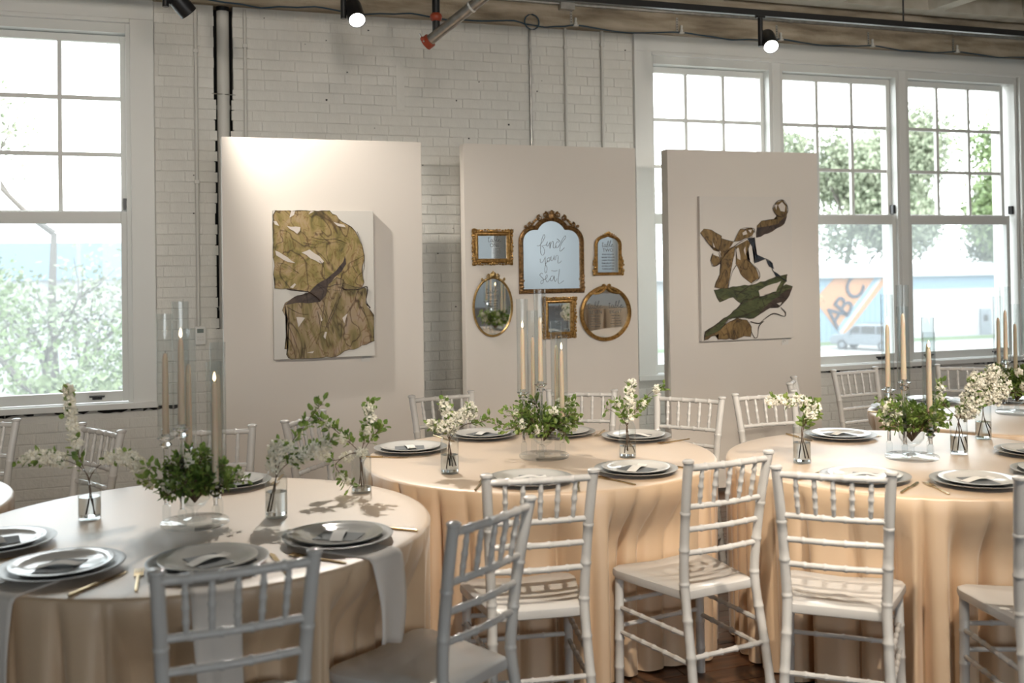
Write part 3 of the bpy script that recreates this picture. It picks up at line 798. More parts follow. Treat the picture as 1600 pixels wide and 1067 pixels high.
vase(2.492, 3.602, 'B', .085, [
    ([(.01, .02, 0), (.0, .13, 0), (.02, .21, 0), (.015, .25, 0), (-.06, .255, 0), (-.14, .255, 0)], .35, 34, [.55, .62, .7, .78, .86, .94], .018),
    ([(.02, .02, 0), (.005, .13, 0), (.04, .20, 0), (.05, .24, 0)], .35, 44, [.6, .75, .9], .02),
    ([(-.01, .02, 0), (.005, .13, 0), (.025, .185, 0), (.06, .20, 0)], .4, 36, [.8], .018)], 46,
    'straight bud vase on the ribbon canvas table nearest the mirror table', 'spray bending towards the mirrors on the ribbon canvas table')
vase(3.211, 3.51, 'B', .08, [
    ([(-.025, .015, 0), (.0, .14, 0), (.04, .22, 0), (.07, .30, 0)], .45, 40, [.5, .62, .74, .86, 1], .024),
    ([(.03, .015, 0), (.0, .14, 0), (-.05, .20, 0), (-.09, .25, 0), (-.07, .30, 0)], .45, 40, [.9, .7], .016),
    ([(.02, .015, .01), (.0, .14, 0), (.05, .18, 0), (.09, .22, 0)], .45, 34, [.6, .75, .9], .024),
    ([(.0, .015, .01), (.0, .15, 0), (-.06, .16, 0), (-.10, .16, 0)], .5, 16, [], .01)], 47,
    'straight bud vase with crossing stems beside the candelabra of the ribbon canvas table', 'loose green and cream spray beside the candelabra of the ribbon canvas table')
vase(3.586, 3.765, 'B', .08, [
    ([(.02, .015, 0), (.0, .14, 0), (.02, .24, 0), (.04, .31, 0)], .42, 36, [.5, .6, .7, .8, .9, 1], .028),
    ([(-.02, .015, 0), (.0, .14, 0), (-.03, .22, 0), (-.02, .28, 0)], .42, 34, [.5, .65, .8, .95], .026),
    ([(.03, .03, 0), (.0, .14, 0), (.07, .19, 0), (.11, .23, 0)], .42, 30, [.6, .8, 1], .026)], 48,
    'straight bud vase at the rim between ribbon canvas table and triple window table', 'dense cream blossom spray where the ribbon canvas and triple window tables meet')

# ------------------------------------------------------------------ mirrors with the seating plan
def stroke(mb, pts, r=.0016, y=-.0016, k=4):
    mb.tube([(p[0], y, p[1]) for p in smooth_path(pts, k)], r, 5)
TABLE_W = [[(.05, .75), (.03, .1), (.08, 0), (.16, .15)], [(-.02, .6), (.14, .66)],
    [(.34, .38), (.22, .42), (.18, .15), (.24, 0), (.32, .2), (.34, .38), (.34, .08), (.40, .05), (.52, .6), (.55, .95), (.48, .85), (.44, .1), (.5, 0), (.58, .12), (.56, .3), (.5, .28)],
    [(.58, .15), (.76, .95), (.70, .98), (.66, .3), (.70, .02), (.80, .18), (.92, .32), (.88, .45), (.80, .2), (.86, 0), (1.02, .15)]]
def script_table(parent, x, z, w, h, r=.0011, m='ink_grey'):
    q = MB()
    for s_ in TABLE_W: stroke(q, [(x+(px-.5)*w, z+pz*h) for px, pz in s_], r)
    return q.build('script_lettering', M[m], parent, fix=False)
def caps(parent, txt, x, z, size, m='ink_grey', sx=1.0):
    me = text_mesh('lettering', txt, size, M[m])
    o = link('lettering', me, parent, (x, -.0012, z), (PI/2, 0, 0)); o.scale = (sx, 1, 1); return o
def scroll(mb, x, z, r, turn=1, start=0, y=-.012, th=.004):
    pts = []
    for i in range(22):
        t = i/21; a = start+turn*t*1.6*2*PI; rr_ = r*(1-.78*t); pts.append((x+rr_*math.cos(a), y-.004*t, z+rr_*math.sin(a)))
    mb.tube(pts, [th*(1-.45*i/21) for i in range(22)], 6)
def leafy(mb, x, z, ang, L, w, y=-.011):
    c, s_ = math.cos(ang), math.sin(ang)
    for k in range(4):
        t = k/3; mb.ball((x+c*L*t, y-.002*math.sin(PI*t), z+s_*L*t), (w*(1-.55*t), .005, w*(1-.55*t)), 6, 4)
def mirror_base(name, x, zb, tilt, label):
    return tag(empty(name, (x, PY-.0025, zb), 0, tilt), label, 'mirror', 'gilt mirrors of the seating plan')
def flat_glass(path, parent):
    MB().prism(path, -.001, .002).build('mirror_glass', M['mirror'], parent)
PROF = [(-.004, .0), (-.004, .008), (0, .012), (.006, .016), (.012, .013), (.016, .018), (.022, .012), (.024, 0)]
def prof(w, d=1.0): return [(o/.024*w-.003, h*d) for o, h in PROF]
def ornate_rect(x, z0, w, h, mat_, tilt, label, fr_=.034):
    m = mirror_base('gilt_mirror', x, z0, tilt, label); hw = w/2-fr_; path = [(-hw, fr_), (hw, fr_), (hw, h-fr_), (-hw, h-fr_)]
    flat_glass([(-hw-.004, fr_-.004), (hw+.004, fr_-.004), (hw+.004, h-fr_+.004), (-hw-.004, h-fr_+.004)], m)
    MB().sweep(path, prof(.026)).build('frame', M[mat_], m, True)
    q = MB(); r_ = random.Random(int(w*1e4))
    for sx in (-1, 1):
        for sz in (0, 1):
            cx, cz = sx*(w/2-.014), (.014 if sz == 0 else h-.014); dz = -1 if sz else 1
            scroll(q, cx, cz, .016, sx*dz, PI/4, th=.0048); leafy(q, cx-sx*.012, cz, PI if sx > 0 else 0, .045, .010); leafy(q, cx, cz+dz*.012, dz*PI/2, .045, .010)
    for f in (.5,):
        for sz in (0, 1):
            cz = .012 if sz == 0 else h-.012
            leafy(q, 0, cz, 0, .035, .009); leafy(q, 0, cz, PI, .035, .009); q.ball((0, -.015, cz), (.011, .007, .009), 8, 5)
        for sx in (-1, 1):
            cx = sx*(w/2-.012); leafy(q, cx, h/2, PI/2, .03, .009); leafy(q, cx, h/2, -PI/2, .03, .009); scroll(q, cx+sx*.004, h*.5, .010, sx, 0, th=.004)
    for k in range(14):
        t = (k+.5)/14
        for sx in (-1, 1): q.ball((sx*(w/2-.006-.003*math.sin(k*2.1)), -.009, h*t), (.0065, .006, .010), 6, 4)
        for cz in (.006, h-.006): q.ball((-w/2+w*t, -.009, cz+.002*math.sin(k*1.7)), (.010, .006, .0055), 6, 4)
    q.build('carved_ornament', M[mat_], m, True)
    return m
NAMES = ['JENNA WILLIAMS', 'VERONA WILLIAMS', 'SERENA WILLIAMS', 'PENELOPE AFTON', 'MICHELLE AFTON', 'THERESA AFTON']
# the landscape one
m = ornate_rect(2.040, 1.603, .279, .234, 'antique', .004, 'small landscape mirror in a carved gold frame, table one list', .036)
script_table(m, .016, .150, .085, .042); caps(m, 'ONE', .016, .118, .034, sx=.9)
for k, t_ in enumerate(('A NOTTE', 'C FARRISH', 'M HURTLE', 'E EVANS', 'S EVANS')): caps(m, t_, .030, .101-k*.013, .011)
# the tall arched one
m = mirror_base('gilt_mirror', 2.450, 1.418, .006, 'large arched mirror lettered find your seat, bronze frame with crest')
hw = .207; arch = [(-hw, .020), (hw, .020), (hw, .36)]
def arc(cx, cz, r, a0, a1, n): return [(cx+r*math.cos(math.radians(a0+(a1-a0)*i/n)), cz+r*math.sin(math.radians(a0+(a1-a0)*i/n))) for i in range(n+1)]
arch = [(-hw, .018), (hw, .018)]+arc(hw-.085, .335, .085, 0, 88, 8)+arc(0, .362, .117, 30, 150, 12)+arc(-hw+.085, .335, .085, 92, 180, 8)
flat_glass(arch, m)
MB().sweep(arch, prof(.026, 1.1)).build('frame', M['bronze'], m, True)
q = MB()
for s_ in (-1, 1):
    scroll(q, s_*.045, .513, .019, s_, PI/2, th=.006); scroll(q, s_*.085, .492, .020, -s_, PI/2, th=.0055); leafy(q, s_*.10, .485, -.5 if s_ > 0 else PI+.5, .035, .009)
    scroll(q, s_*.150, .447, .017, -s_, PI/2, th=.005); leafy(q, s_*.135, .452, PI*.75 if s_ > 0 else PI*.25, .04, .009); scroll(q, s_*.183, .435, .010, s_, 0, th=.0045)
    leafy(q, s_*.115, .475, -.8 if s_ > 0 else PI+.8, .04, .009)
    q2 = MB()
    for k in range(5): q2.ball((s_*(.218-.004*(k % 2)), -.014, .018+k*.022), (.014, .009, .013), 7, 5)
    scroll(q2, s_*.212, .085, .014, s_, 0, th=.005); scroll(q2, s_*.216, .035, .015, -s_, 0, th=.005); leafy(q2, s_*.217, .10, PI/2, .045, .010)
    q2.build('corner_carving', M['bronze'], m, True)
q.ball((0, -.016, .505), (.026, .010, .026), 9, 6); q.ball((0, -.016, .530), (.014, .009, .014), 8, 5)
for k in range(5): leafy(q, 0, .50, math.radians(30+30*k), .036, .010)
q.build('crest', M['bronze'], m, True)
T_ = lambda L: [((x-437)/8.208/352.0*1.28*1.0*.97, (1000-y)/8.208*.00397+.020) for x, y in L]
FYS = [[(200, 400), (240, 400), (290, 350), (330, 280), (320, 252), (300, 270), (265, 370), (255, 470), (270, 520), (300, 530), (320, 490), (310, 430), (280, 405), (350, 390), (372, 345), (360, 395), (378, 405), (408, 360)],
    [(415, 350), (410, 440), (425, 390), (450, 345), (470, 360), (465, 420), (490, 435), (520, 400)],
    [(562, 355), (530, 350), (505, 390), (515, 430), (550, 420), (590, 360), (640, 290), (665, 268), (668, 300), (620, 350), (580, 420), (575, 475), (600, 470), (650, 430)], [(530, 310), (548, 318), (575, 345)],
    [(250, 580), (255, 630), (290, 620), (325, 570), (330, 555), (335, 650), (358, 700), (350, 760), (325, 765), (325, 700), (345, 640), (385, 600)],
    [(405, 560), (365, 580), (370, 620), (400, 610), (410, 570), (430, 560)], [(430, 545), (425, 600), (450, 605), (475, 560), (480, 540), (478, 590), (500, 590), (510, 545), (525, 535), (545, 550), (540, 630), (560, 640), (600, 610)],
    [(290, 785), (265, 775), (240, 800), (270, 830), (300, 860), (290, 905), (260, 920), (255, 885), (300, 865), (340, 850), (365, 820), (355, 795), (335, 830), (345, 885), (375, 890), (415, 840)],
    [(455, 815), (425, 820), (415, 870), (440, 880), (470, 830), (475, 815), (480, 870), (495, 890), (520, 850)], [(565, 725), (545, 830), (540, 900), (560, 920), (635, 880)], [(430, 740), (480, 748), (530, 740)]]
q = MB()
for L in FYS: stroke(q, T_(L), .0012, -.0022, 4)
q.build('script_lettering', M['ink_grey'], m, fix=False)
# the small arched one
m = mirror_base('gilt_mirror', 2.855, 1.524, .03, 'small arched mirror with carved gold sides, table two list')
a2 = [(-.083, .016), (.083, .016)]+arc(.083-.05, .205, .05, 0, 80, 6)+[(0, .268)]+arc(-.083+.05, .205, .05, 100, 180, 6)
flat_glass(a2, m); MB().sweep(a2, prof(.018)).build('frame', M['antique'], m, True)
q = MB()
for s_ in (-1, 1):
    for k in range(7): q.ball((s_*(.104+.006*math.sin(k*1.9)-.0012*k), -.011, .012+k*.021), (.011-.0006*k, .007, .013), 7, 5)
    scroll(q, s_*.098, .028, .014, s_, 0, th=.005); scroll(q, s_*.105, .075, .010, -s_, 0, th=.004); leafy(q, s_*.012, .284, -.35 if s_ > 0 else PI+.35, .045, .008)
q.ball((0, -.014, .285), (.012, .008, .013), 8, 5)
q.build('carved_ornament', M['antique'], m, True)
script_table(m, 0, .192, .085, .042, .0011); caps(m, 'TWO', 0, .160, .033, sx=.95)
for k, t_ in enumerate(NAMES): caps(m, t_, 0, .138-k*.0195, .0125, 'ink_dark', .9)
# the oval one
m = mirror_base('gilt_mirror', 2.036, 1.137, .035, 'oval mirror in a slim brass frame with small crest, table three list')
ov = [(.128*math.cos(2*PI*i/48), .198+.186*math.sin(2*PI*i/48)) for i in range(48)]
flat_glass(ov, m); MB().sweep(ov, prof(.012, .8)).build('frame', M['brass'], m, True)
q = MB()
for s_ in (-1, 1):
    leafy(q, s_*.012, .395, -.55 if s_ > 0 else PI+.55, .07, .014); scroll(q, s_*.035, .398, .013, s_, PI/2, th=.0045); scroll(q, s_*.072, .375, .009, -s_, PI/2, th=.004)
q.ball((0, -.012, .405), (.022, .007, .020), 8, 5); leafy(q, 0, .40, PI/2, .026, .013)
q.build('carved_ornament', M['brass'], m, True)
script_table(m, .0, .285, .085, .042); caps(m, 'THREE', 0, .252, .030, sx=.9)
for k, t_ in enumerate(('ADAM CADEN', 'HALEY PITTS', 'GRANT PITTS', 'OSCAR PITTS')): caps(m, t_, 0, .232-k*.017, .0115, 'ink_dark')
# the portrait one
m = ornate_rect(2.496, 1.114, .243, .277, 'antique', .035, 'small portrait mirror in a carved gold frame under the arched one', .036)
script_table(m, 0, .185, .085, .042); caps(m, 'FOUR', 0, .152, .030, sx=.9)
for k, t_ in enumerate(('JUNE LOWE', 'PAUL LOWE', 'ANN REED', 'TOM REED')): caps(m, t_, 0, .132-k*.016, .011)
# the round one
m = mirror_base('gilt_mirror', 2.830, 1.083, .045, 'round gold mirror with a bow on top, tables seven and eight list')
ro = [(.168*math.cos(2*PI*i/48), .188+.168*math.sin(2*PI*i/48)) for i in range(48)]
flat_glass(ro, m); MB().sweep(ro, prof(.022)).build('frame', M['antique'], m, True)
q = MB()
for s_ in (-1, 1):
    scroll(q, s_*.018, .372, .015, s_, -PI/2, th=.006); q.tube([(s_*x, -.016, z) for x, z in ((.004, .362), (.03, .340), (.06, .326), (.085, .322), (.105, .330))], [.008, .010, .008, .007, .004], 7)
    q.tube([(s_*x, -.015, z) for x, z in ((.02, .365), (.05, .352), (.075, .335), (.09, .322))], [.006, .007, .006, .004], 6)
q.build('carved_ornament', M['antique'], m, True)
for s_, t_ in ((-1, 'SEVEN'), (1, 'EIGHT')):
    script_table(m, s_*.075, .225, .105, .046, .0012); caps(m, t_, s_*.072, .188, .034, sx=.95)
    for k in range(5): caps(m, ('MARTIN BELL', 'CLARA BELL', 'LUCY HARPER', 'DAVID HARPER', 'ERIN HARPER')[k], s_*.075, .168-k*.0175, .0115)
MB().box(-.155, .155, -.0025, -.001, .2225, .2240).build('rule_line', M['ink_grey'], m)

# ------------------------------------------------------------------ canvases
def ink(name, cols, scale, dist, stretch):
    m = mat(name, cols[0], .55, noise=(scale, cols, 6, stretch, dist)); nt = m.node_tree; p = nt.nodes['Principled BSDF']
    base = p.inputs['Base Color'].links[0].from_socket; tc = nt.nodes.new('ShaderNodeTexCoord')
    for sc_, d_, lo_ in ((3.2, 2.6, .30), (6.5, 3.2, .62)):       # thin pooled-ink veins
        n = nt.nodes.new('ShaderNodeTexNoise'); n.inputs['Scale'].default_value = sc_; n.inputs['Detail'].default_value = 2; n.inputs['Distortion'].default_value = d_
        mp = nt.nodes.new('ShaderNodeMapping'); mp.inputs['Scale'].default_value = stretch; mp.inputs['Location'].default_value = (sc_, 0, len(name)*.37)
        nt.links.new(tc.outputs['Object'], mp.inputs[0]); nt.links.new(mp.outputs[0], n.inputs['Vector'])
        r = nt.nodes.new('ShaderNodeValToRGB'); e = r.color_ramp.elements; e[0].position = .474; e[0].color = (1, 1, 1, 1); e[1].position = .526; e[1].color = (1, 1, 1, 1)
        k = e.new(.5); k.color = (lo_, lo_*.8, lo_*.6, 1); nt.links.new(n.outputs[0], r.inputs[0])
        x = nt.nodes.new('ShaderNodeMix'); x.data_type = 'RGBA'; x.blend_type = 'MULTIPLY'; x.inputs[0].default_value = 1
        nt.links.new(base, x.inputs[6]); nt.links.new(r.outputs[0], x.inputs[7]); base = x.outputs[2]
    nt.links.new(base, p.inputs['Base Color']); return m
M['olive'] = ink('olive_ink_wash', [(.085, .070, .020), (.24, .19, .05), (.36, .26, .11), (.42, .31, .19)], 7, 2.6, (1, 1, .7))
M['mauve'] = ink('mauve_olive_ink_wash', [(.085, .070, .022), (.22, .17, .06), (.34, .25, .15), (.33, .25, .19)], 7, 2.4, (1, 1, .45))
M['umber'] = ink('dark_umber_ink', [(.018, .010, .008), (.05, .030, .022), (.09, .06, .04)], 8, 1.5, (1, 1, 1))
M['tan'] = ink('tan_ink_wash', [(.08, .050, .016), (.20, .125, .040), (.30, .19, .07)], 7, 1.2, (2, 1, .8))
M['moss'] = ink('moss_ink_wash', [(.018, .026, .010), (.06, .075, .022), (.12, .13, .045)], 7, 1.6, (.8, 1, 2.2))
M['navy'] = ink('navy_ink', [(.010, .016, .028), (.025, .045, .07)], 9, 1, (1, 1, 1))
M['bare'] = mat('bare_canvas_gap', (.66, .60, .54), .8)
def painting(x, z0, w, h, depth, to_local, layers, lines, label, cm):
    p = empty('canvas_painting', (x, PY-.0015, z0))
    MB().box(-w/2, w/2, -depth, 0, 0, h).build('canvas', cm, p, bevel=.0015)
    y = -depth-.0006
    for mname, poly, cl in layers:
        jr = random.Random(len(poly)*31+int(poly[0][0])); ring = []
        for (xa, ya), (xb, yb) in zip(poly, poly[1:]+poly[:1]):
            L_ = math.hypot(xb-xa, yb-ya); n_ = max(1, int(L_/22))
            for i_ in range(n_):
                t_ = i_/n_; w_ = 0 if i_ == 0 else jr.uniform(-1, 1)*min(5, L_*.05); ring.append((xa+(xb-xa)*t_-(yb-ya)/L_*w_, ya+(yb-ya)*t_+(xb-xa)/L_*w_))
        pts = [to_local(*q_) for q_ in ring]
        pts = [(min(max(a, -w/2), w/2), min(max(b, 0), h)) for a, b in pts]
        bm = bmesh.new(); vs = [bm.verts.new((a, y, b)) for a, b in pts]; f = bm.faces.new(vs)
        bmesh.ops.triangulate(bm, faces=[f]); me = bpy.data.meshes.new(cl); bm.to_mesh(me); bm.free(); me.materials.append(M[mname]); link(cl, me, p)
        if mname not in ('bare', 'umber'):
            MB().tube([(a, y, b) for a, b in pts], [.0014*(.5+abs(math.sin(i*.45+len(pts)))) for i in range(len(pts))], 5, False, True).build('ink_outline', M['umber'], p)
        y -= .0003
    for mname, r, pl in lines:
        q = MB(); L = smooth_path(pl, 4); P_ = [to_local(*a) for a in L]
        q.tube([(min(max(a, -w/2), w/2), y, min(max(b, 0), h)) for a, b in P_], [r*(.35+.65*abs(math.sin(i*.37+r*900))) for i in range(len(P_))], 5)
        q.build('ink_line', M[mname], p)
    tag(p, label, 'painting', 'abstract ink canvases'); return p
W1, H1 = .608, .893
t1 = lambda x, y: ((x-88-(x-88)/560*7)/560*W1-W1/2, (908-y)/815*H1)
A1 = [('olive', [(90, 120), (105, 93), (250, 93), (405, 93), (495, 165), (530, 185), (565, 235), (590, 290), (600, 370), (585, 430), (598, 495), (580, 530), (470, 538), (400, 530), (290, 545), (160, 522), (95, 518), (88, 300)], 'ink_wash'),
      ('mauve', [(150, 600), (200, 570), (290, 545), (350, 520), (480, 500), (610, 530), (605, 610), (630, 650), (652, 680), (652, 825), (560, 860), (480, 875), (430, 905), (300, 912), (180, 918), (155, 880), (165, 855), (145, 850), (160, 790), (155, 720), (165, 690), (135, 640)], 'ink_wash'),
      ('umber', [(285, 545), (330, 500), (400, 458), (440, 425), (478, 380), (490, 345), (496, 390), (470, 432), (430, 462), (395, 505), (380, 560), (345, 598), (290, 604), (220, 600), (150, 610), (200, 568)], 'ink_wash'),
      ('mauve', [(395, 500), (440, 465), (480, 480), (465, 540), (430, 640), (380, 740), (350, 730), (365, 620)], 'ink_wash')]
for g in ([(180, 132), (190, 95), (212, 95), (205, 118)], [(100, 312), (210, 382), (170, 376), (105, 338)], [(245, 325), (290, 308), (318, 330), (345, 345), (370, 375), (355, 388), (320, 368)], [(90, 150), (108, 152), (124, 178), (100, 170)], [(285, 115), (300, 95), (318, 97)], [(370, 765), (382, 765), (372, 805), (362, 790)], [(268, 876), (308, 868), (300, 880)], [(345, 668), (358, 700), (349, 706)], [(165, 178), (240, 185), (238, 205), (222, 222)], [(212, 678), (260, 684), (222, 735)], [(178, 515), (205, 492), (212, 500), (195, 520)], [(425, 155), (485, 170), (495, 185), (450, 178)], [(470, 690), (500, 665), (480, 720)], [(610, 628), (625, 632), (628, 645)]):
    A1.append(('bare', g, 'bare_patch'))
L1 = [('umber', .0045, [(160, 522), (230, 535), (290, 545), (345, 590)]), ('umber', .004, [(470, 520), (490, 533), (560, 533), (615, 522), (608, 600), (630, 640)]), ('umber', .0016, [(345, 370), (370, 410), (368, 470)]), ('umber', .0016, [(560, 210), (592, 300), (600, 400), (592, 440), (596, 490)]), ('umber', .0014, [(255, 270), (330, 280), (420, 250), (500, 275)]), ('umber', .0013, [(300, 240), (380, 255), (470, 240)]), ('umber', .002, [(470, 440), (450, 560), (400, 680), (370, 755)]), ('umber', .0014, [(560, 600), (600, 680)]), ('umber', .0014, [(530, 400), (560, 450)]), ('umber', .0014, [(160, 620), (230, 660), (280, 665)]), ('umber', .0014, [(330, 650), (345, 760), (320, 830)]), ('umber', .0015, [(90, 300), (88, 110), (105, 95)]), ('umber', .0013, [(110, 380), (160, 390), (230, 440)])]
painting(.952, 1.055, W1, H1, .045, t1, A1, L1, 'tall white canvas with a swirling olive and ochre ink wash', M['canvas_warm'])
W3, H3 = .742, 1.005
t3 = lambda x, y: ((x-192)/553*W3-W3/2, (957-y)/857*H3)
A3 = [('tan', [(193, 318), (215, 293), (260, 300), (318, 335), (315, 400), (300, 430), (270, 420), (240, 380)], 'ink_wash'),
      ('tan', [(318, 350), (390, 370), (360, 410), (400, 395), (385, 470), (365, 560), (348, 650), (270, 640), (305, 560), (310, 490), (300, 440)], 'ink_wash'),
      ('tan', [(250, 480), (262, 445), (300, 460), (312, 490), (270, 516)], 'ink_wash'),
      ('tan', [(400, 400), (470, 360), (490, 380), (465, 440), (470, 480), (520, 530), (537, 590), (490, 620), (440, 580), (400, 500)], 'ink_wash'),
      ('tan', [(390, 370), (415, 320), (430, 295), (500, 290), (513, 310), (500, 335), (430, 365)], 'ink_wash'),
      ('tan', [(528, 345), (530, 275), (560, 245), (655, 232), (650, 215), (690, 205), (717, 195), (712, 225), (690, 270), (650, 290), (600, 320)], 'ink_wash'),
      ('umber', [(524, 346), (530, 285), (580, 280), (660, 262), (712, 215), (700, 262), (650, 292), (600, 320)], 'ink_wash'),
      ('tan', [(630, 175), (650, 135), (690, 118), (714, 150), (716, 195), (690, 215), (655, 220), (640, 195)], 'ink_wash'),
      ('navy', [(470, 350), (515, 345), (520, 400), (512, 420), (530, 450), (580, 475), (510, 500), (515, 440), (490, 385)], 'ink_wash'),
      ('navy', [(580, 475), (620, 500), (628, 535), (600, 520)], 'ink_wash'), ('navy', [(620, 545), (650, 565), (705, 615), (640, 580)], 'ink_wash'),
      ('tan', [(205, 950), (215, 905), (320, 870), (400, 825), (460, 840), (485, 880), (480, 940), (440, 935), (400, 950), (285, 948), (290, 915)], 'ink_wash'),
      ('moss', [(265, 655), (400, 638), (520, 625), (620, 592), (708, 570), (705, 610), (660, 680), (560, 690), (430, 742), (380, 700), (300, 728)], 'ink_wash'),
      ('moss', [(400, 770), (440, 720), (560, 700), (650, 660), (700, 632), (742, 645), (720, 700), (660, 765), (600, 770), (500, 830), (420, 825), (350, 830), (300, 890), (210, 930), (205, 950), (210, 900), (300, 840)], 'ink_wash'),
      ('umber', [(600, 740), (690, 675), (742, 646), (715, 710), (650, 772), (600, 772), (520, 815)], 'ink_wash')]
for g in ([(532, 665), (600, 632), (670, 610), (640, 672), (540, 700)], [(440, 318), (462, 302), (470, 325), (445, 332)], [(475, 300), (498, 298), (490, 318)], [(660, 150), (685, 130), (705, 155), (700, 190), (675, 185)], [(640, 150), (655, 145), (648, 180)], [(400, 415), (415, 405), (425, 480), (408, 470)], [(292, 428), (308, 425), (310, 465)], [(255, 350), (275, 400), (268, 410)], [(640, 745), (672, 738), (660, 758)], [(445, 420), (455, 400), (456, 455)]):
    A3.append(('bare', g, 'bare_patch'))
L3 = [('umber', .004, [(480, 850), (530, 862), (560, 840), (620, 805), (685, 825), (692, 800), (665, 770)]), ('umber', .003, [(480, 900), (500, 945), (520, 940), (530, 880), (560, 850)]), ('umber', .0028, [(625, 170), (650, 130), (690, 118), (714, 150), (716, 195), (680, 222), (640, 200), (625, 170)]), ('umber', .0028, [(195, 320), (240, 385), (300, 430), (310, 490), (265, 515), (250, 480), (262, 440)]), ('umber', .003, [(310, 485), (350, 430), (430, 370), (500, 340)]), ('umber', .002, [(390, 370), (430, 295), (505, 290), (512, 318)]), ('umber', .0025, [(470, 480), (530, 540), (537, 590), (490, 625), (400, 690)]), ('umber', .0025, [(205, 950), (212, 905), (300, 845), (400, 770), (440, 722)]), ('umber', .002, [(270, 640), (305, 560), (310, 495)]), ('umber', .002, [(348, 650), (372, 560), (400, 510)]), ('umber', .002, [(300, 890), (360, 830), (430, 815), (520, 780), (620, 730)]), ('umber', .0018, [(380, 930), (375, 870), (420, 830)]), ('navy', .003, [(575, 472), (610, 495), (620, 545), (650, 575), (705, 612)]), ('umber', .002, [(660, 690), (680, 630), (708, 572)])]
painting(3.914, 1.058, W3, H3, .03, t3, A3, L3, 'white canvas with a falling ribbon of tan, navy and moss green ink', M['canvas'])
for x, z, lab in ((1.208, 1.018, 'small white caption card under the olive canvas'), (4.233, 1.008, 'small white caption card under the ribbon canvas')):
    c = empty('caption_card', (x, PY-.0015, z)); MB().box(-.028, .028, -.002, 0, 0, .045).build('card', M['strip'], c)
    for k in range(3): MB().box(-.022, -.022+(.022, .028, .012)[k], -.0026, -.002, .034-k*.007, .036-k*.007).build('printed_line', M['ink_grey'], c)
    tag(c, lab, 'card', 'caption cards')

# ------------------------------------------------------------------ pipes and fittings on the wall
def conduit(x, z0, z1, r, m, lab, bend=0):
    c = empty('conduit', (x, W-r-.006, z0)); L = z1-z0
    pts = [(0, 0, 0), (0, 0, L)]
    if bend: pts = [(0, 0, 0), (0, 0, L-.13), (0, 0, L-.10), (.02, -.006, L-.05), (.06, -.010, L-.012), (.11, -.012, L)]
    MB().tube(smooth_path(pts, 4) if bend else pts, r, 10).build('tube', m, c, True)
    for z in (L*.45, L*.86):
        MB().box(-r*1.3, r*1.3, -r*1.25, r*1.2, z-.012, z+.012).build('strap', m, c, bevel=.002)
    tag(c, lab, 'pipe', 'conduits on the brick wall')
conduit(.239, 1.24, 3.30, .012, M['conduit'], 'white painted conduit running down to the thermostat')
conduit(.548, 1.6, 3.30, .011, M['conduit'], 'white painted conduit beside the fat pipe, behind the olive canvas panel')
conduit(2.537, 1.6, 3.30, .009, M['steel'], 'bare grey conduit with a cable loop above the mirror panel')
conduit(2.81, 1.6, 3.44, .011, M['conduit'], 'white painted conduit below the junction box')
conduit(3.10, 1.6, 3.48, .012, M['conduit'], 'white painted conduit bending sideways at its top near the triple window', 1)
p = empty('drain_pipe', (.412, W+.035, .2)); MB().tube([(0, 0, 0), (0, 0, 3.09)], .040, 20).build('tube', M['conduit'], p, True)
for z in (1.15, 2.46): MB().tube([(0, 0, z-.014), (0, 0, z+.014)], .044, 20).build('coupling', M['conduit'], p, True)
MB().tube([(-.075, -.036, 2.545), (.075, -.036, 2.54)], .004, 6).build('tie_wire', M['steel'], p)
MB().tube([(0, 0, 3.09), (0, 0, 3.7)], .042, 20).build('upper_tube', M['black'], p, True)
tag(p, 'fat white painted pipe standing in a rough slot of the brick wall', 'pipe')
for i in OPEN[2:]:
    MB().box(i[0], i[1], W+.12, W+.16, i[2], i[3]).build('chase_back', M['dark'], wall)
    MB().box(i[0]-.02, i[0]-.001, W+.012, W+.16, i[2], i[3]).build('chase_side', M['dark'], wall); MB().box(i[1]+.001, i[1]+.02, W+.012, W+.16, i[2], i[3]).build('chase_side', M['dark'], wall)
t = empty('thermostat', (.250, W-.0035, 1.178)); MB().box(-.034, .034, -.024, 0, -.058, .058).build('housing', M['plastic'], t, bevel=.004)
MB().box(-.020, .020, -.0255, -.024, .018, .044).build('display', M['lcd'], t)
for k in range(6): MB().box(-.02+(k % 3)*.015, -.010+(k % 3)*.015, -.026, -.024, -.012-(k//3)*.018, -.004-(k//3)*.018).build('button', M['conduit'], t)
tag(t, 'white wall thermostat with a small display beside the fat pipe', 'thermostat')
# plastered patch in the brick
MB().box(1.555, 1.615, W-.006, W+.01, 2.68, 2.99).build('plaster_patch', M['brick'], wall, bevel=.003)

